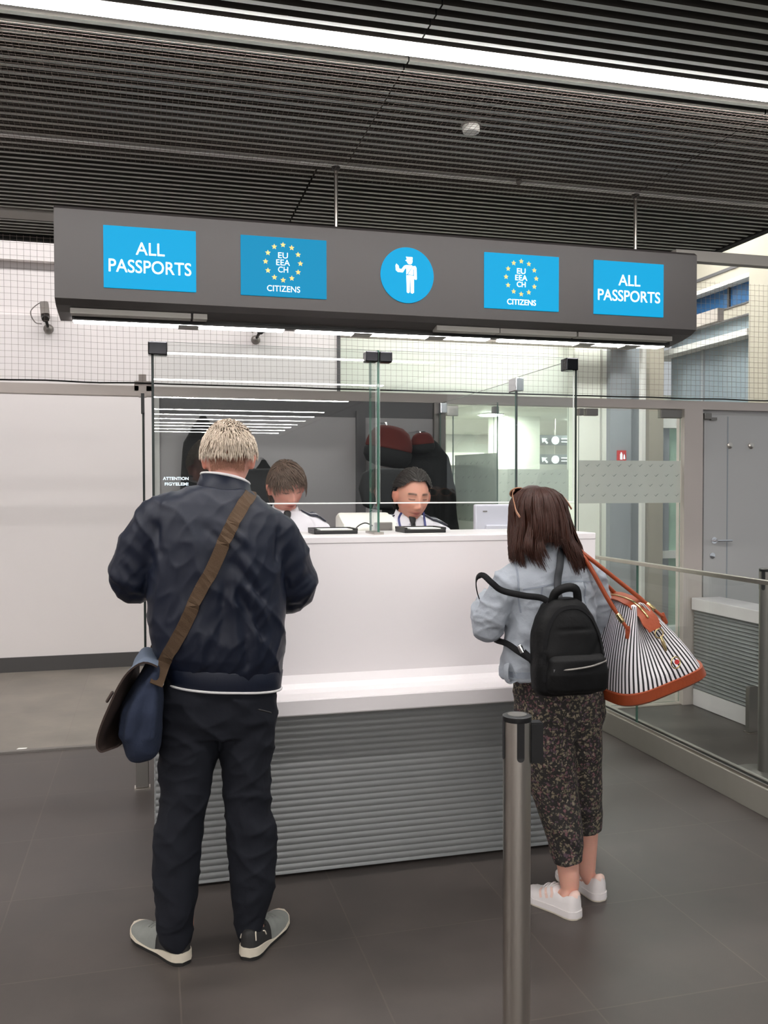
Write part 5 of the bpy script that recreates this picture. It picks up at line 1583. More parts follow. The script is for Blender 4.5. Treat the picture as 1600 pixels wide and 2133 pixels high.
# trousers, cropped, dark floral print
bm = NB()
rings_z(bm, [(0.63, 1.458, 2.985, .155, .09), (.72, 1.458, 2.985, .170, .115), (.79, 1.456, 2.985, .172, .122), (.86, 1.448, 2.985, .166, .115), (.93, 1.44, 2.985, .145, .105)], seg=36)
tube(bm, [(1.402, 2.98, .70), (1.410, 2.98, .59), (1.430, 2.975, .45), (1.452, 2.962, .33), (1.465, 2.95, .24), (1.471, 2.94, .178)], [(.092, .10), (.094, .10), (.086, .092), (.073, .082), (.061, .070), (.051, .060)], 24, ref=(0, 1, 0), rnd=False)
tube(bm, [(1.535, 2.995, .70), (1.550, 3.0, .59), (1.565, 3.01, .45), (1.580, 3.02, .33), (1.588, 3.025, .262)], [(.088, .10), (.076, .098), (.068, .088), (.064, .078), (.058, .068)], 24, ref=(0, 1, 0), rnd=False)
me = remesh(bm, 0.006, 4, 0.5)
folds(me, [((1.35, 2.885, .60), (1.46, 2.885, .50), .02, .007), ((1.48, 2.885, .46), (1.38, 2.885, .38), .02, -.007), ((1.39, 2.88, .33), (1.50, 2.88, .28), .018, .006), ((1.42, 2.88, .24), (1.51, 2.88, .21), .014, -.005), ((1.61, 2.93, .45), (1.54, 2.92, .38), .018, .006), ((1.62, 2.94, .33), (1.54, 2.94, .29), .016, -.005), ((1.485, 2.89, .78), (1.49, 2.90, .60), .016, -.012)])
crumple(me, 0.004, (10, 10, 8), 4.4)
creases(me, 0.005, (8, 6, 7), 1.4, 2.2, 0.8)
obj('trousers', me, 'floral', wo, smooth=True)
shoe(wo, (1.477, 2.866, 0), (1.377, 3.092, 0), 'sneaker', -1)
shoe(wo, (1.627, 2.970, 0), (1.575, 3.212, 0), 'sneaker', 1)

# pale denim jacket
bm = NB()
rings_z(bm, [(0.872, 1.392, 2.98, .170, .125, .05), (.94, 1.402, 2.98, .172, .125, .04), (1.02, 1.412, 2.98, .168, .118, .03), (1.12, 1.418, 2.98, .168, .112, .0), (1.20, 1.42, 2.98, .176, .110, .0), (1.255, 1.418, 2.982, .168, .100, .04), (1.290, 1.412, 2.985, .140, .085, .06), (1.318, 1.405, 2.988, .100, .072, .05), (1.345, 1.398, 2.992, .074, .066, .0)], seg=44)
tube(bm, [(1.292, 2.985, 1.248), (1.245, 2.985, 1.205), (1.205, 2.99, 1.13), (1.178, 2.995, 1.07), (1.180, 3.01, 1.045)], [(.052, .055), (.060, .063), (.060, .062), (.058, .06), (.054, .056)], 20, ref=(0, 1, 0))
tube(bm, [(1.178, 2.998, 1.050), (1.192, 3.08, 1.075), (1.22, 3.15, 1.105), (1.252, 3.20, 1.132)], [.055, .051, .045, .037], 18)
tube(bm, [(1.540, 2.985, 1.262), (1.585, 2.99, 1.215), (1.615, 3.0, 1.14), (1.632, 3.02, 1.06), (1.625, 3.04, 1.04)], [(.052, .055), (.058, .06), (.056, .058), (.054, .056), (.052, .054)], 20, ref=(0, 1, 0))
tube(bm, [(1.628, 3.03, 1.045), (1.585, 3.10, 1.07), (1.53, 3.16, 1.10), (1.475, 3.20, 1.125)], [.053, .049, .044, .037], 18)
me = remesh(bm, 0.0055, 4, 0.5)
folds(me, [((1.29, 2.87, 1.20), (1.55, 2.875, 1.235), .007, -.004), ((1.28, 2.87, 1.185), (1.33, 2.868, 1.05), .010, -.004), ((1.34, 2.868, 1.18), (1.34, 2.86, 1.10), .006, -.003),
           ((1.25, 2.90, 1.05), (1.37, 2.86, 1.02), .016, .008), ((1.25, 2.90, 1.00), (1.36, 2.86, .97), .014, -.007), ((1.24, 2.90, .95), (1.34, 2.86, .93), .016, .007), ((1.46, 2.87, 1.22), (1.56, 2.89, 1.16), .014, .007), ((1.47, 2.87, 1.17), (1.57, 2.90, 1.12), .014, -.006), ((1.45, 2.87, 1.14), (1.57, 2.90, 1.08), .015, .007),
           ((1.15, 2.95, 1.12), (1.22, 2.93, 1.08), .012, .006), ((1.14, 2.95, 1.08), (1.21, 2.94, 1.03), .012, -.006), ((1.19, 2.93, 1.18), (1.25, 2.92, 1.13), .012, .006), ((1.26, 2.88, 1.22), (1.27, 2.88, 1.10), .012, -.010)])
crumple(me, 0.005, (12, 12, 9), 6.1)
creases(me, 0.0075, (9, 7, 10), 3.3, 2.2, 0.6)
creases(me, 0.0035, (18, 10, 22), 6.3, 2.0, -0.8)
jw = obj('jacket', me, 'denim', wo, smooth=True)
bj = bvh_of(jw)
def seam(name, pts, w=0.006):
    P_, N_ = [], []
    for p in smooth_path([(x, 0, z) for x, z in pts], 6):
        h_, n_, _, _ = bj.ray_cast(Vector((p.x, 2.0, p.z)), Vector((0, 1, 0)))
        if h_ is not None: P_.append(h_ + n_ * 0.0005); N_.append(n_)
    if len(P_) > 2:
        b2 = NB(); ribbon(b2, P_, N_, w, 0.0018); obj(name, b2, 'denim_seam', jw)
seam('yoke_seam', [(1.275, 1.195), (1.36, 1.212), (1.45, 1.222), (1.545, 1.215)])
seam('back_seam', [(1.335, 1.205), (1.325, 1.08), (1.315, .93)])
seam('back_seam', [(1.50, 1.215), (1.505, 1.10), (1.50, .95)])
seam('armhole_seam', [(1.268, 1.285), (1.262, 1.20), (1.272, 1.11)], 0.007)
seam('hem_band', [(1.235, .890), (1.30, .893), (1.40, .90), (1.50, .908)], 0.022)
bm = NB()
def wc(z, rx, ry, xc, yc): return [(xc + rx * math.cos(a), yc + ry * math.sin(a), z + 0.012 * math.sin(a)) for a in [2 * PI * i / 36 for i in range(36)]]
hoop(bm, [wc(1.325, .080, .074, 1.402, 2.992), wc(1.372, .064, .062, 1.394, 2.998), wc(1.366, .058, .056, 1.394, 2.998), wc(1.322, .074, .068, 1.402, 2.992)])
obj('collar', bm, 'denim', jw, smooth=True)
bm = NB(); tube(bm, smooth_path([(1.222, 2.93, .925), (1.215, 2.92, .90), (1.225, 2.925, .862), (1.26, 2.92, .872), (1.30, 2.90, .88)], 4), [(0.004, 0.02)] * 17, 8, ref=(0, 1, 0)); obj('jacket_flap', bm, 'denim', jw, smooth=True)

# long brown hair, falling in two locks over the shoulders
HR = [(1.562, 1.385, 3.035, .018, .02), (1.552, 1.385, 3.032, .050, .058), (1.53, 1.384, 3.028, .078, .092), (1.50, 1.383, 3.022, .096, .108), (1.46, 1.386, 3.016, .102, .114), (1.42, 1.386, 3.008, .103, .113), (1.38, 1.384, 2.998, .112, .110), (1.34, 1.386, 2.985, .130, .108), (1.30, 1.398, 2.978, .136, .108), (1.25, 1.415, 2.975, .128, .108)]
def hair_at(th, z):
    for i in range(len(HR) - 1):
        if z >= HR[i + 1][0]:
            a, b = HR[i], HR[i + 1]
            f = (a[0] - z) / (a[0] - b[0])
            r = [a[j] * (1 - f) + b[j] * f for j in range(5)]
            return Vector((r[1] + r[3] * math.cos(th), r[2] + r[4] * math.sin(th), z))
    r = HR[-1]
    return Vector((r[1] + r[3] * math.cos(th), r[2] + r[4] * math.sin(th), z))
def end_z(th):
    c = math.cos(th)
    x = 1.385 + 0.13 * c
    if x < 1.305: return 1.298
    if x < 1.345: return 1.298 + (x - 1.305) / 0.04 * 0.075
    if x < 1.415: return 1.372
    if x < 1.44: return 1.372 - (x - 1.415) / 0.025 * 0.105
    return 1.262 if x < 1.48 else 1.285
rnd = random.Random(5)
bm = NB()
NT = 72
cols = []
for j in range(NT + 1):
    th = math.radians(165) + math.radians(210) * j / NT      # from the left temple round the back to the right
    ez = end_z(th) + 0.03
    col = []
    for i in range(15):
        z = 1.558 + (ez - 1.558) * i / 14
        p = hair_at(th, z)
        c = Vector((1.384, 3.02, z))
        rip = 1 - 0.02 * math.sin(th * 21 + z * 12) - 0.03
        col.append(c + (p - c) * rip)
    cols.append(col)
vg = [[(bm.verts.new(p), bm.verts.new(Vector((1.384, 3.02, p.z)) + (p - Vector((1.384, 3.02, p.z))) * 0.86)) for p in col] for col in cols]
for j in range(NT):
    for i in range(14):
        bm.faces.new((vg[j][i][0], vg[j + 1][i][0], vg[j + 1][i + 1][0], vg[j][i + 1][0]))
        bm.faces.new((vg[j][i][1], vg[j][i + 1][1], vg[j + 1][i + 1][1], vg[j + 1][i][1]))
    bm.faces.new((vg[j][14][0], vg[j + 1][14][0], vg[j + 1][14][1], vg[j][14][1]))
    bm.faces.new((vg[j][0][0], vg[j][0][1], vg[j + 1][0][1], vg[j + 1][0][0]))
for j in (0, NT):
    for i in range(14): bm.faces.new((vg[j][i][0], vg[j][i + 1][0], vg[j][i + 1][1], vg[j][i][1]))
def keep_w(p): return p.z > 0.05 and not (p.y < -0.45 and p.z < 0.46)
hair_cap(bm, wh, 0.94, keep_w, 0.012, 4)
paths = []
for _ in range(2400):
    th = math.radians(160) + math.radians(220) * rnd.random()
    ez = end_z(th) + rnd.gauss(0, 0.010)
    ck = random.Random(int(th * 9.0))
    off = rnd.uniform(-0.004, 0.005) + ck.uniform(-0.003, 0.007)
    ph = ck.uniform(0, 6.28) + rnd.gauss(0, 0.25); wav = ck.uniform(0.003, 0.011); fq = ck.uniform(24, 42)
    drift = ck.gauss(0.05, 0.16) + rnd.gauss(0, 0.06); ez += ck.gauss(0, 0.010)
    z0 = 1.560 - 0.02 * rnd.random() ** 2
    pts = []
    for i in range(13):
        u = i / 12
        z = z0 + (ez - z0) * u
        p = hair_at(th + drift * u, z)
        c = Vector((1.384, 3.02, z)); dr = (p - c); dr.z = 0
        if dr.length > 1e-4: dr.normalize()
        flare = 0.012 * max(0, u - 0.75) * 4 * rnd.uniform(-0.3, 1)
        pts.append(p + dr * (off + flare * 0.4 + wav * math.sin(ph + fq * z) * min(1, u * 2)))
    paths.append(pts)
bs = strand_mesh(paths, 0.0022, 4)
tmp = bpy.data.meshes.new('t'); bs.to_mesh(tmp); bs.free(); bm.from_mesh(tmp); bpy.data.meshes.remove(tmp)
obj('hair', bm, 'brown_hair', wo, smooth=True)

# sunglasses pushed up on the head
sg = thing('sunglasses', 'brown sunglasses pushed up on the head above the denim jacket', 'sunglasses', (1.37, 3.05, 1.55))
hm = wh @ Matrix.Translation((0, -0.050, 0.100)) @ Matrix.Rotation(-0.9, 4, 'X')
for s in (-1, 1):
    bm = NB(); tube(bm, [hm @ Vector((s * 0.034 + 0.028 * math.cos(a), 0.0, 0.004 + 0.023 * math.sin(a))) for a in [2 * PI * i / 24 for i in range(24)]], 0.0032, 6, closed=True); obj('rim', bm, 'tortoise', sg, smooth=True)
    bm = NB(); bmesh.ops.create_circle(bm, cap_ends=True, segments=24, radius=1.0, matrix=hm @ Matrix.Translation((s * 0.034, 0, 0.004)) @ Matrix.Rotation(PI / 2, 4, 'X') @ Matrix.Diagonal((0.028, 0.023, 1, 1)))
    bmesh.ops.extrude_face_region(bm, geom=list(bm.faces)); obj('lens', bm, 'lens', sg)
for sx, pa in ((-1, [(1.308, 3.065, 1.548), (1.288, 3.035, 1.535), (1.276, 2.995, 1.51), (1.268, 2.955, 1.475), (1.272, 2.93, 1.452)]), (1, [(1.445, 3.075, 1.555), (1.470, 3.05, 1.540), (1.488, 3.01, 1.515), (1.494, 2.97, 1.48)])):
    bm = NB(); tube(bm, smooth_path(pa, 5), [(0.0022, 0.005)] * (5 * (len(pa) - 1) + 1), 8, ref=(0, 0, 1)); obj('temple_arm', bm, 'tortoise', sg, smooth=True)
bm = NB(); tube(bm, [hm @ Vector((-0.008, 0, 0.012)), hm @ Vector((0, -0.002, 0.015)), hm @ Vector((0.008, 0, 0.012))], 0.003, 6); obj('bridge', bm, 'tortoise', sg, smooth=True)

# =================================================================== BLACK BACKPACK
bp = thing('backpack', 'small black nylon backpack slung low on the back of the denim jacket', 'backpack', (1.388, 2.77, 0.845))
bx = 1.387
bm = NB()
rings_z(bm, [(.848, bx + .002, 2.785, .112, .060), (.865, bx, 2.783, .126, .074), (.92, bx, 2.782, .128, .078), (1.00, bx - .002, 2.785, .126, .076), (1.06, bx - .004, 2.79, .119, .070), (1.11, bx - .006, 2.797, .102, .062), (1.15, bx - .008, 2.803, .076, .050), (1.172, bx - .009, 2.806, .045, .036)], seg=44, power=3.0)
me = remesh(bm, 0.0055, 3, 0.5)
folds(me, [((bx - .10, 2.72, 1.075), (bx + .10, 2.72, 1.075), .007, -.006), ((bx - .12, 2.74, .99), (bx - .06, 2.71, .93), .014, -.006), ((bx + .10, 2.72, 1.05), (bx + .06, 2.71, .98), .012, -.005)])
crumple(me, 0.006, 11, 9.0)
bb = obj('main_compartment', me, 'backpack', bp, smooth=True)
bm = NB()
rings_z(bm, [(.862, bx + .004, 2.728, .100, .030), (.875, bx + .004, 2.722, .110, .040), (.93, bx + .004, 2.718, .112, .042), (.975, bx + .003, 2.722, .106, .038), (.992, bx + .003, 2.732, .094, .026)], seg=36, power=3.0)
me = remesh(bm, 0.005, 3, 0.5); crumple(me, 0.004, 14, 2.0)
fp = obj('front_pocket', me, 'backpack', bp, smooth=True)
bm = NB(); tube(bm, smooth_path([(bx - .085, 2.698, .945), (bx - .03, 2.678, .950), (bx + .04, 2.677, .958), (bx + .102, 2.70, .968)], 6), [(0.0035, 0.0055)] * 19, 8, ref=(0, 1, 0)); obj('zipper', bm, 'steel_dark', fp, smooth=True)
bm = NB(); box(bm, bx - .095, bx - .082, 2.692, 2.697, .935, .950, bevel=.001); obj('zipper_pull', bm, 'chrome', fp)
bvb = bvh_of(bb)
pts, nrm = [], []
for x, z in ((-.118, .90), (-.117, .98), (-.108, 1.05), (-.085, 1.105), (-.045, 1.14), (.02, 1.146), (.07, 1.115), (.098, 1.06), (.112, .99), (.116, .90)):
    h_, n_, _, _ = bvb.ray_cast(Vector((bx + x * 0.93, 2.0, z)), Vector((0, 1, 0)))
    if h_ is not None: pts.append(h_); nrm.append(n_)
pts = smooth_path(pts, 5); nn_ = [nrm[min(len(nrm) - 1, i // 5)] for i in range(len(pts))]
bm = NB(); ribbon(bm, pts, nn_, 0.013, 0.003); obj('main_zipper', bm, 'black_strap', bp)
bm = NB(); ribbon(bm, smooth_path([(bx - .055, 2.795, 1.160), (bx - .045, 2.785, 1.195), (bx - .01, 2.775, 1.212), (bx + .025, 2.775, 1.205), (bx + .038, 2.785, 1.160)], 5), [Vector((0, -1, .3))] * 21, 0.030, 0.006); obj('carry_handle', bm, 'backpack', bp, smooth=True)
bm = NB(); ribbon(bm, smooth_path([(bx - .01, 2.82, 1.155), (bx - .008, 2.845, 1.19), (bx + .002, 2.866, 1.235), (bx + .012, 2.872, 1.275), (bx + .03, 2.90, 1.315), (bx + .055, 2.95, 1.335), (bx + .075, 3.02, 1.32), (bx + .085, 3.08, 1.26), (bx + .10, 3.11, 1.15), (bx + .155, 3.07, 1.02), (bx + .17, 2.95, .93), (bx + .11, 2.83, .885)], 5), [Vector((0, -1, .25))] * 30 + [Vector((0.3, .8, .3))] * 26, 0.026, 0.005); obj('shoulder_strap', bm, 'backpack_strap', bp, smooth=True)
bm = NB(); ribbon(bm, smooth_path([(bx - .055, 2.80, 1.155), (bx - .085, 2.815, 1.175), (bx - .14, 2.84, 1.182), (1.19, 2.895, 1.195), (1.155, 2.905, 1.222), (1.137, 2.945, 1.245), (1.135, 3.0, 1.225), (1.165, 3.06, 1.16), (1.215, 3.09, 1.07), (1.225, 3.06, 1.0), (1.222, 2.93, 1.0), (1.235, 2.86, .985), (bx - .12, 2.80, .96)], 5), [Vector((0, -1, .15))] * 26 + [Vector((-.8, -.1, .3))] * 12 + [Vector((-.3, .9, .2))] * 13 + [Vector((0, -1, 0))] * 10, 0.022, 0.004); obj('slipped_strap', bm, 'black_strap', bp, smooth=True)
bm = NB(); tube(bm, [(1.236, 2.845, 1.005), (1.242, 2.84, .985), (1.248, 2.838, .98)], [(.007, .009)] * 3, 8); obj('strap_buckle', bm, 'chrome', bp, smooth=True)
bm = NB(); ribbon(bm, smooth_path([(1.245, 2.838, .985), (1.262, 2.815, .965), (bx - .115, 2.79, .94), (bx - .105, 2.775, .915)], 5), [Vector((0, -1, .1))] * 16, 0.024, 0.004); obj('lower_strap', bm, 'black_strap', bp, smooth=True)

# =================================================================== STRIPED WEEKEND BAG
# built upright, then tipped and hung from the right shoulder
TB = Matrix.Translation((1.783, 2.93, 0.822)) @ Matrix.Rotation(math.radians(-17), 4, 'Y') @ Matrix.Rotation(math.radians(0), 4, 'Z')
sb = thing('striped_bag', 'black and white striped weekend bag with tan leather base hanging from the right shoulder', 'bag', (1.75, 2.93, 0.80))
NS = 120
def bag_ring(z):
    u = z / 0.33
    hx = 0.170 * (1 - u) ** 0.9 + 0.022 + 0.012 * math.sin(PI * min(1, u * 1.1))
    hy = 0.19 - 0.035 * u
    pw = 4.0 - 1.2 * u
    out = []
    for j in range(NS):
        a = 2 * PI * j / NS
        c, s = math.cos(a), math.sin(a)
        x = hx * math.copysign(abs(c) ** (2 / pw), c); yv = hy * math.copysign(abs(s) ** (2 / pw), s)
        if u > 0.25:                      # the ends tuck in under the closing tab
            k = (u - 0.25) / 0.75
            tuck = k * 0.105 * math.exp(-(x / max(hx * 0.55, 1e-3)) ** 2) * min(1, abs(yv) / hy) ** 2
            yv -= math.copysign(tuck, yv)
        w = 0.006 * noise.noise((c * 2.2, s * 2.2, z * 8)) * (0.4 + u)
        out.append(Vector((x + w * c, yv + w * s, z)))
    return out
bm = NB(); uvl = bm.loops.layers.uv.new('UVMap')
r_ = bag_ring(0.10); ARC = [0.0]
for j in range(NS): ARC.append(ARC[-1] + (r_[(j + 1) % NS] - r_[j]).length)
ARC = [a / ARC[-1] for a in ARC]
ZS = [0.045 + 0.285 * i / 26 for i in range(27)]
rows = [[bm.verts.new(TB @ p) for p in bag_ring(z)] for z in ZS]
for i in range(26):
    for j in range(NS):
        f = bm.faces.new((rows[i][j], rows[i][(j + 1) % NS], rows[i + 1][(j + 1) % NS], rows[i + 1][j]))
        for lp, (jj, ii) in zip(f.loops, ((j, i), (j + 1, i), (j + 1, i + 1), (j, i + 1))):
            lp[uvl].uv = (ARC[jj] * 72.0, ii / 26)
f = bm.faces.new(rows[-1])
for lp in f.loops: lp[uvl].uv = (0.5, 1)
f = bm.faces.new(rows[0][::-1])
for lp in f.loops: lp[uvl].uv = (0.5, 0)
obj('bag_body', bm, 'stripes', sb, smooth=True)
bm = NB()
base = []
for z, g in ((0.0, -0.03), (0.004, -0.012), (0.014, 0.0), (0.05, 0.004), (0.052, -0.002)):
    ring = bag_ring(z * 0.8)
    base.append([bm.verts.new(TB @ Vector((p.x * (1 + g / 0.17), p.y * (1 + g / 0.17), z))) for p in ring])
for i in range(4):
    for j in range(NS): bm.faces.new((base[i][j], base[i][(j + 1) % NS], base[i + 1][(j + 1) % NS], base[i + 1][j]))
bm.faces.new(base[0][::-1]); bm.faces.new(base[-1])
obj('leather_base', bm, 'leather', sb, smooth=True, angle=50)
# zip closure: leather band along the ridge ending in a folded tab at the near end
def TP(x, y, z): return TB @ Vector((x, y, z))
pth = [TP(-.002, .13, .338), TP(0, .05, .342), TP(0, -.04, .338), TP(.002, -.085, .324), TP(.006, -.120, .294), TP(.010, -.140, .258), TP(.012, -.150, .236)]
P2 = smooth_path(pth, 5)
N2 = []
for i in range(len(P2)):
    u = i / (len(P2) - 1)
    N2.append(TB.to_3x3() @ Vector((0, -math.sin(u * 1.4), math.cos(u * 1.4))))
bm = NB(); ribbon(bm, P2, N2, [0.062 - 0.004 * math.sin(i) if i < len(P2) - 4 else 0.052 for i in range(len(P2))], 0.005); obj('zip_band', bm, 'leather', sb, smooth=True, angle=40)
bm = NB(); tube(bm, [p + n * 0.006 for p, n in zip(P2[:-8], N2[:-8])], [(0.006, 0.003)] * len(P2[:-8]), 6, ref=(0, 0, 1)); obj('zipper', bm, 'gold', sb, smooth=True)
def ring_at(c, r, th, nv, name, m_='gold'):
    nv = Vector(nv).normalized(); a = nv.cross(Vector((0, 0, 1))).normalized(); b = nv.cross(a)
    b2 = NB(); tube(b2, [Vector(c) + a * r * math.cos(w) + b * r * math.sin(w) for w in [2 * PI * i / 24 for i in range(24)]], th, 6, ref=nv, closed=True); obj(name, b2, m_, sb, smooth=True)
ring_at(TP(.012, -.172, .226), 0.016, 0.0026, (0, -1, 0.1), 'tab_ring')
bm = NB(); tube(bm, [TP(.012, -.178, .214), TP(.013, -.182, .19), TP(.014, -.184, .165)], [(0.004, 0.006), (0.006, 0.008), (0.004, 0.005)], 8, ref=(1, 0, 0)); obj('snap_hook', bm, 'gold', sb, smooth=True)
ring_at(TP(.030, -.199, .115), 0.020, 0.0026, (0.15, -1, 0.1), 'key_ring')
bm = NB(); lathe(bm, [(0.009, 0.0), (0.009, -0.003)], TP(.036, -.196, .115), 'Y', 16); obj('ring_stud', bm, 'red', sb)
# two carrying handles up to the shoulder
def handle(side, top):
    near = TP(side * 0.072, -0.115, 0.262); far = TP(side * 0.072, 0.115, 0.262)
    pts = smooth_path([near, near.lerp(Vector(top), 0.35) + Vector((0, -0.012, 0.0)), Vector(top) + Vector((0.025, -0.055, -0.03)), Vector(top), Vector(top) + Vector((0.02, 0.06, -0.03)), far.lerp(Vector(top), 0.35) + Vector((0, 0.012, 0)), far], 6)
    n = len(pts)
    b2 = NB(); tube(b2, pts, [(0.006, 0.009) if i < 5 or i > n - 6 else (0.008, 0.0105) for i in range(n)], 10, ref=(0, 1, 0)); h_ = obj('handle', b2, 'leather', sb, smooth=True)
    for p, sg_ in ((pts[3], -1), (pts[-4], 1)):
        q0 = pts[2] if sg_ < 0 else pts[-3]; d = (p - q0).normalized()
        b2 = NB(); tube(b2, [p - d * 0.012, p + d * 0.012], [(0.0095, 0.0125)] * 2, 10, ref=(0, 1, 0)); obj('handle_ferrule', b2, 'gold', h_, smooth=True)
    for q in (near, far):
        b2 = NB(); tube(b2, [q + Vector((0, 0, 0.008)), q - (TB.to_3x3() @ Vector((-side * 0.25, 0, 1))) * 0.03], [(0.010, 0.004)] * 2, 8, ref=(0, 1, 0)); obj('handle_loop', b2, 'leather', h_, smooth=True)
handle(1, (1.506, 2.955, 1.332))
handle(-1, (1.488, 2.955, 1.330))


# =================================================================== THE TWO SEATED OFFICERS BEHIND THE GLASS
def officer(xc, yc, zsh, headc, hk, yaw, pitch, roll, skin, brow, hair_m, keep, flow, hlen, label, smile, lanyard, seed, twist=0.0):
    """zsh: height of the shoulder line; seated on a high chair on the booth floor"""
    z0 = zsh - 1.40
    root = thing('person', label, 'person', (xc, yc, 0.30), 'officers behind the counter')
    hm = head_frame(headc, yaw=yaw) @ Matrix.Rotation(pitch, 4, 'X') @ Matrix.Rotation(roll, 4, 'Y')
    def P(x, y, z): return Vector((xc + x, yc + y, z0 + z))
    bm = NB()
    add_head(bm, hm, hk)
    hb = hm @ Vector((0, 0.015, -0.075))
    tube(bm, [P(0, 0.01, 1.36), P(0, 0.01, 1.42), (P(0, 0.01, 1.44) + hb) / 2, hb], [(.075, .075), (.058, .06), (.054, .056), (.054, .056)], 18, ref=(0, 1, 0))
    rings_z(bm, [(z0 + .80, xc, yc + .02, .15, .11), (z0 + .95, xc, yc + .02, .145, .11), (z0 + 1.1, xc, yc + .015, .15, .11), (z0 + 1.25, xc, yc + .01, .165, .11), (z0 + 1.34, xc, yc + .01, .16, .09), (z0 + 1.39, xc, yc + .01, .09, .065)])
    for s in (-1, 1):
        tube(bm, [P(s * .155, .01, 1.335), P(s * .20, 0, 1.22), P(s * .225, -.02, 1.125)], [.05, .043, .038], 14)
        tube(bm, [P(s * .225, -.02, 1.125), P(s * .19, -.13, 1.125), P(s * .12, -.235, 1.125)], [.038, .034, .025], 14)
        add_hand(bm, P(s * .115, -.242, 1.123), (-s * .45, -.85, -.05), (0, 0, 1), (-s, .1, 0), 0.95, 0.45)
        tube(bm, [P(s * .09, .03, .86), P(s * .11, -.12, .86), P(s * .12, -.34, .85)], [.085, .075, .058], 16, ref=(0, 0, 1))
        tube(bm, [P(s * .12, -.34, .85), P(s * .12, -.27, .62), P(s * .12, -.20, .40)], [.056, .05, .036], 16, ref=(0, 1, 0))
        hz = 0.325
        add_foot(bm, (xc + s * .12, yc - .17, hz), (xc + s * .13, yc - .37, hz), (xc + s * .12, yc - .20, z0 + .40), 0.032)
    me = remesh(bm, 0.0048, 4, 0.5)
    face(me, hm, hk, skin, S(168, 82, 78), brow, smile)
    obj('body', me, 'skin', root, smooth=True)
    # shirt
    bm = NB()
    rings_z(bm, [(z0 + .83, xc, yc + .02, .165, .125), (z0 + .95, xc, yc + .02, .165, .128), (z0 + 1.10, xc, yc + .015, .172, .130), (z0 + 1.22, xc, yc + .01, .180, .126), (z0 + 1.31, xc, yc + .01, .182, .112), (z0 + 1.36, xc, yc + .01, .165, .095), (z0 + 1.395, xc, yc + .01, .125, .082), (z0 + 1.42, xc, yc + .01, .080, .072)], seg=44)
    for s in (-1, 1):
        tube(bm, [P(s * .135, .01, 1.345), P(s * .175, .005, 1.315), P(s * .205, 0, 1.23), P(s * .228, -.02, 1.13), P(s * .22, -.04, 1.122)], [.055, .062, .060, .056, .054], 20)
        tube(bm, [P(s * .226, -.03, 1.128), P(s * .19, -.13, 1.128), P(s * .135, -.215, 1.127)], [.054, .047, .036], 18)
    me = remesh(bm, 0.006, 4, 0.5)
    rd_ = random.Random(seed); st = []
    for _ in range(14):
        sx = rd_.choice((-1, 1)); xx = rd_.uniform(.05, .17) * sx; zz = rd_.uniform(1.02, 1.30)
        st.append((P(xx, -.115, zz), P(xx * 0.7 + rd_.uniform(-.03, .03), -.115, zz - rd_.uniform(.06, .12)), .014, rd_.choice((-.006, .007))))
    for s in (-1, 1):
        st.append((P(s * .14, -.09, 1.30), P(s * .16, -.07, 1.20), .014, -.012))
    folds(me, st)
    crumple(me, 0.004, 10, seed * 1.7)
    creases(me, 0.004, (9, 8, 6), seed * .3, 2.2, 0.4)
    sh = obj('shirt', me, 'shirt', root, smooth=True)
    bs_ = bvh_of(sh)
    # collar with two points
    n = 40
    lo, mid, hi2 = [], [], []
    for i in range(n):
        a = 2 * PI * i / n
        fr = max(0, -math.sin(a)); near = math.exp(-((abs(((a - 1.5 * PI + PI) % (2 * PI)) - PI)) - 0.42) ** 2 / 0.08)
        c = P(0, 0.008, 0)
        zt = z0 + 1.452 - 0.028 * fr
        top = Vector((c.x + .062 * math.cos(a), c.y + .060 * math.sin(a) - .006 * fr, zt))
        out = Vector((c.x + .074 * math.cos(a), c.y + .073 * math.sin(a) - .018 * fr, zt - .034 - .022 * near))
        lo.append(out); mid.append(top); hi2.append(Vector((c.x + .056 * math.cos(a), c.y + .054 * math.sin(a), zt - .05)))
    bm = NB(); hoop(bm, [lo, mid, hi2])
    obj('collar', bm, 'shirt', sh, smooth=True)
    # tie
    bm = NB()
    kz = z0 + 1.400
    tube(bm, [(xc, yc - .075, kz + .012), (xc, yc - .083, kz - .004), (xc, yc - .088, kz - .020)], [(.019, .012), (.017, .013), (.011, .010)], 12, ref=(0, 1, 0))
    pts, nr, ws = [], [], []
    for i in range(14):
        z = kz - .020 - i * .024
        h_, n_, _, _ = bs_.ray_cast(Vector((xc, yc - 1, z)), Vector((0, 1, 0)))
        if h_ is None: continue
        pts.append(Vector((xc, min(h_.y, yc - .085) - .006, z))); nr.append(Vector((0, -1, .1))); ws.append(.022 + .0030 * i)
    ribbon(bm, pts, nr, ws, .004)
    obj('tie', bm, 'tie', sh, smooth=True)
    # epaulettes
    for s in (-1, 1):
        pts, nr = [], []
        for i in range(9):
            x = xc + s * (.080 + .0155 * i)
            h_, n_, _, _ = bs_.ray_cast(Vector((x, yc - .005, 2.2)), Vector((0, 0, -1)))
            if h_ is not None: pts.append(h_ + n_ * .002); nr.append(n_)
        bm = NB(); ribbon(bm, pts, nr, .050, .005); ep = obj('epaulette', bm, 'epaulette', sh, smooth=True, angle=40)
        bm = NB()
        for k in (-1, 1):
            P3 = [p + n_ * .0052 + Vector((0, k * .019, 0)) for p, n_ in zip(pts, nr)]
            ribbon(bm, P3, nr, .006, .001)
        obj('edge_braid', bm, 'braid', ep)
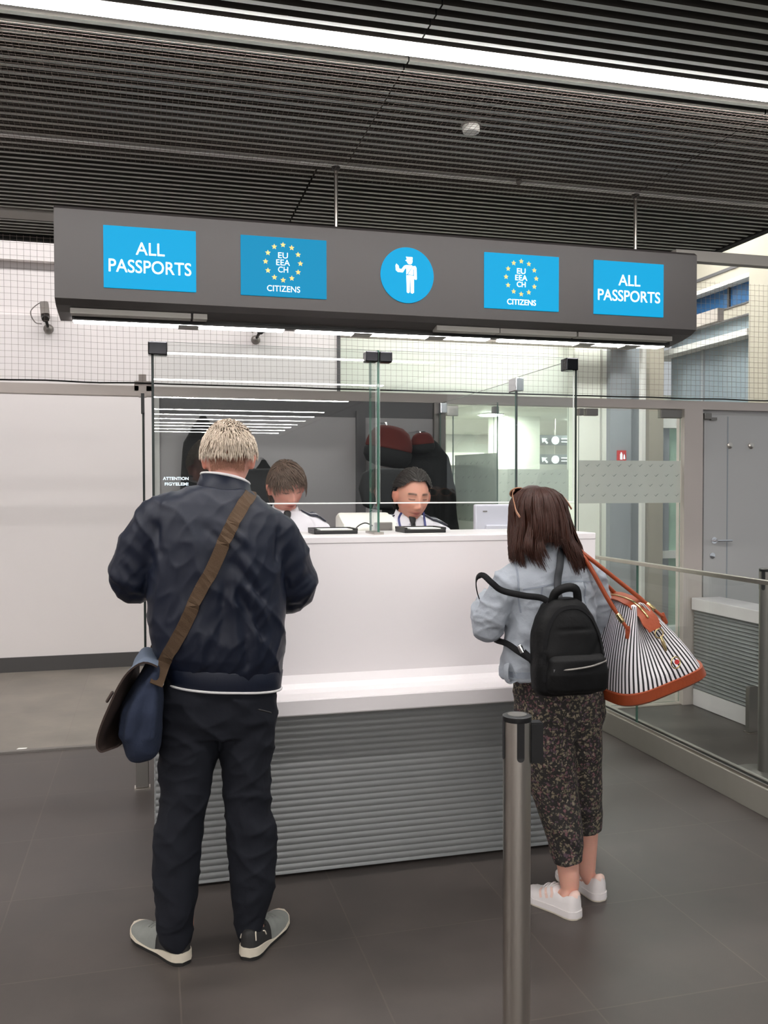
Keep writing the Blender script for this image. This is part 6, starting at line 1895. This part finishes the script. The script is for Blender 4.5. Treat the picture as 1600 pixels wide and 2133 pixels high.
        for k in (2.4, 5.2):
            p = pts[int(k)]; n_ = nr[int(k)]
            bm = NB(); q = n_.to_track_quat('Z', 'Y').to_matrix().to_4x4(); r0 = []
            for w in range(10):
                rr_ = .012 if w % 2 == 0 else .0055
                r0.append(bm.verts.new(p + n_ * .0062 + q.to_3x3() @ Vector((rr_ * math.cos(w * PI / 5), rr_ * math.sin(w * PI / 5), 0))))
            bm.faces.new(r0); obj('rank_star', bm, 'braid', ep)
    if lanyard:
        for s in (-1, 1):
            pts, nr = [], []
            for x, z in ((.058, 1.435), (.068, 1.405), (.066, 1.36), (.056, 1.31), (.042, 1.25), (.02, 1.18), (.004, 1.13)):
                h_, n_, _, _ = bs_.ray_cast(P(s * x, -1, z), Vector((0, 1, 0)))
                yy = h_.y if h_ is not None else yc - .07
                pts.append(Vector((xc + s * x, min(yy, yc - .045) - .009, z0 + z))); nr.append(Vector((s * .2, -1, .1)))
            pts = smooth_path(pts, 4); nr = [nr[min(6, i // 4)] for i in range(len(pts))]
            bm = NB(); ribbon(bm, pts, nr, .011, .002); obj('lanyard', bm, 'lanyard', sh)
        bm = NB(); box(bm, xc - .03, xc + .03, yc - .142, yc - .137, z0 + 1.04, z0 + 1.13, bevel=.002); obj('badge', bm, 'plastic_white', sh)
    # trousers and shoes, hidden by the counter
    bm = NB()
    rings_z(bm, [(z0 + .80, xc, yc + .02, .17, .13), (z0 + .87, xc, yc + .02, .172, .132), (z0 + .93, xc, yc + .02, .160, .125)], seg=36)
    for s in (-1, 1):
        tube(bm, [P(s * .09, .03, .86), P(s * .11, -.12, .86), P(s * .12, -.35, .85)], [.10, .09, .072], 18, ref=(0, 0, 1))
        tube(bm, [P(s * .12, -.345, .85), P(s * .12, -.27, .62), P(s * .12, -.205, .42)], [.072, .064, .056], 18, ref=(0, 1, 0))
    me = remesh(bm, 0.008, 4, 0.5); obj('trousers', me, 'black_cloth', root, smooth=True)
    for s in (-1, 1):
        shoe(root, (xc + s * .12, yc - .145, 0.30), (xc + s * .132, yc - .405, 0.30), 'hiker', -s)
    # hair
    bm = NB()
    hair_cap(bm, hm, hk, keep, 0.012, 5)
    hair_tufts(bm, hm, hk, 1700, keep, flow, hlen, 0.5, 0.0018, 0.012, seed)
    obj('hair', bm, hair_m, root, smooth=True)
    return root, hm

def keep_fringe(p):
    if ear_gap(p): return False
    if p.y < -0.1:
        return p.z > 0.30 - 0.25 * max(0, abs(p.x) - 0.45) * 2 + 0.10 * (p.x > 0.1) * (p.x < 0.5)
    return p.z > -0.55 + 0.2 * abs(p.x)
def flow_fringe(p):
    if p.y < 0: return (0.45, -0.75 if p.z > 0.6 else -0.1, -0.9)
    return (p.x * 0.4, 0.3, -1.0)
def keep_back(p):
    if ear_gap(p): return False
    if p.y < 0.0:
        return p.z > 0.66 - 0.62 * max(0, abs(p.x) - 0.42) - 0.04 * math.exp(-(p.x / 0.08) ** 2)
    return p.z > -0.55 + 0.2 * abs(p.x)
def flow_back(p): return (p.x * 1.2 + 0.3 * math.sin(p.x * 9), 0.8, 0.35 if p.z > 0.3 else -0.3)
officer(0.655, 4.48, 1.425, (0.655, 4.43, 1.562), 1.09, 0.20, 0.30, -0.06, S(206, 146, 132), S(112, 88, 76), 'officer_hair', keep_fringe, flow_fringe, 0.045, 'person in white uniform shirt seated with bent head, half hidden by the navy jacket', 0.0, False, 21)
officer(1.285, 4.40, 1.400, (1.296, 4.36, 1.514), 1.12, 0.06, 0.16, 0.03, S(204, 146, 126), S(84, 62, 52), 'dark_hair', keep_back, flow_back, 0.060, 'person in white uniform shirt with black tie and blue lanyard seated behind the glass', 0.10, True, 33)

# =================================================================== CHAIRS, COATS AND HATS IN THE BOOTH
def chair(x, y, label):
    t = thing('office_chair', label, 'chair', (x, y, 0.30), 'office chairs in the booth')
    bm = NB(); box(bm, x - .24, x + .24, y - .25, y + .22, .70, .775, bevel=.03); obj('seat', bm, 'coat', t, smooth=True, angle=50)
    bm = NB(); tube(bm, [(x, y + .235, .84), (x, y + .26, 1.05), (x, y + .27, 1.25), (x, y + .27, 1.36)], [(.20, .035), (.235, .04), (.235, .038), (.19, .03)], 28, ref=(0, 1, 0), power=4); obj('backrest', bm, 'coat', t, smooth=True)
    bm = NB(); tube(bm, [(x + .03, y + .262, 1.47), (x + .03, y + .268, 1.56), (x + .03, y + .262, 1.64)], [(.165, .035), (.185, .045), (.165, .035)], 28, ref=(0, 1, 0), power=4); obj('headrest', bm, 'coat', t, smooth=True)
    bm = NB(); box(bm, x - .02, x + .06, y + .27, y + .285, 1.30, 1.55, bevel=.004); obj('headrest_stem', bm, 'black', t)
    for s in (-1, 1):
        bm = NB(); tube(bm, smooth_path([(x + s * .25, y + .12, .74), (x + s * .30, y + .10, .85), (x + s * .30, y + .06, 1.01)], 4), [(.012, .02)] * 9, 10, ref=(0, 1, 0)); box(bm, x + s * .30 - .035, x + s * .30 + .035, y - .12, y + .16, 1.005, 1.035, bevel=.012); obj('armrest', bm, 'black', t, smooth=True, angle=50)
    bm = NB(); cyl(bm, x, y, .40, .70, .026); obj('gas_column', bm, 'steel_dark', t, smooth=True, angle=40)
    bm = NB()
    for k in range(5):
        a = k * 2 * PI / 5 + .3
        tube(bm, [(x, y, .41), (x + .26 * math.cos(a), y + .26 * math.sin(a), .365)], [(.022, .016), (.014, .011)], 8)
    obj('star_base', bm, 'black', t, smooth=True)
    for k in range(5):
        a = k * 2 * PI / 5 + .3
        bm = NB(); lathe(bm, [(.028, -.02), (.03, -.015), (.03, .015), (.028, .02)], (x + .26 * math.cos(a), y + .26 * math.sin(a), .33), 'X', 16); obj('caster', bm, 'rubber', t, smooth=True, angle=40)
    return t
chair(1.27, 4.53, 'black office chair with headrest behind the officer with the tie')
chair(0.57, 4.68, 'black office chair behind the seated person half hidden by the navy jacket')

def hung_coat(x, y, ztop, zbot, w, label, lean=0.0):
    t = thing('hanging_coat', label, 'coat', (x, y, zbot), 'coats hanging in the booth')
    bm = NB()
    h = ztop - zbot
    tube(bm, [(x + lean, y, zbot), (x + lean * .8, y, zbot + h * .3), (x + lean * .4, y, zbot + h * .62), (x, y, ztop - .14), (x, y, ztop - .05), (x, y + .02, ztop)], [(w * .52, .085), (w * .5, .095), (w * .46, .09), (w * .40, .075), (w * .22, .05), (w * .08, .03)], 30, ref=(0, 1, 0), power=2.6)
    me = remesh(bm, 0.009, 3, 0.5)
    rd_ = random.Random(int(x * 1000)); st = []
    for _ in range(12):
        xx = x + rd_.uniform(-.4, .4) * w; st.append(((xx, y - .085, zbot + h * rd_.uniform(.5, .8)), (xx + rd_.uniform(-.05, .05), y - .09, zbot + h * rd_.uniform(0, .3)), .02, rd_.choice((-.012, .012))))
    folds(me, st); crumple(me, .008, 8, x * 9)
    obj('cloth', me, 'coat', t, smooth=True)
    bm = NB(); tube(bm, [(x, y + .01, ztop - .02), (x, y + .03, ztop + .02), (x, YP - .055, ztop + .03)], .008, 8); obj('hook', bm, 'chrome', t, smooth=True)
    return t
hung_coat(1.68, 5.40, 1.90, .95, .42, 'black coat hanging below the smaller dark red hat at the back of the booth', .04)
hung_coat(0.30, 5.40, 1.98, 1.02, .30, 'black coat hanging at the left end of the grey booth wall')
hung_coat(0.66, 5.40, 1.72, 1.0, .26, 'black coat hanging between the navy jacket and the bent head')
def hat(x, y, z, r, tilt, label):
    t = thing('hat', label, 'hat', (x, y, z), 'dark red hats hanging in the booth')
    mt = Matrix.Translation((x, y, z)) @ Matrix.Rotation(tilt, 4, 'Y')
    bm = NB()
    prof = [(1.0, -.02), (1.04, .05), (1.03, .25), (.95, .50), (.78, .78), (.5, .96), (.2, 1.0)]
    rr = [[bm.verts.new(mt @ Vector((r * a * math.cos(2 * PI * j / 36), .55 * r * a * math.sin(2 * PI * j / 36), r * b2))) for j in range(36)] for a, b2 in prof]
    for i in range(len(rr) - 1):
        for j in range(36): bm.faces.new((rr[i][j], rr[i][(j + 1) % 36], rr[i + 1][(j + 1) % 36], rr[i + 1][j]))
    bm.faces.new(rr[-1]); bm.faces.new(rr[0][::-1]); obj('crown', bm, 'maroon', t, smooth=True)
    bm = NB()
    prof = [(1.03, -.02), (1.07, -.10), (1.06, -.5), (.88, -.85), (.5, -1.0)]
    rr = [[bm.verts.new(mt @ Vector((r * a * math.cos(2 * PI * j / 36), .55 * r * a * math.sin(2 * PI * j / 36), r * b2 * .75))) for j in range(36)] for a, b2 in prof]
    for i in range(len(rr) - 1):
        for j in range(36): bm.faces.new((rr[i][j], rr[i][(j + 1) % 36], rr[i + 1][(j + 1) % 36], rr[i + 1][j]))
    bm.faces.new(rr[-1]); bm.faces.new(rr[0][::-1]); obj('brim_cloth', bm, 'coat', t, smooth=True)
    bm = NB(); tube(bm, [(x, y + .03, z + r * .7), (x, y + .06, z + r * 1.15), (x, YP - .055, z + r * 1.25)], .005, 8); obj('hook', bm, 'chrome', t, smooth=True)
    return t
hat(1.395, 5.20, 1.80, .142, math.radians(10), 'larger dark red hat with black lower half hanging above the officer with the tie')
hat(1.625, 5.24, 1.835, .072, math.radians(-6), 'smaller dark red hat hanging right of the larger one')
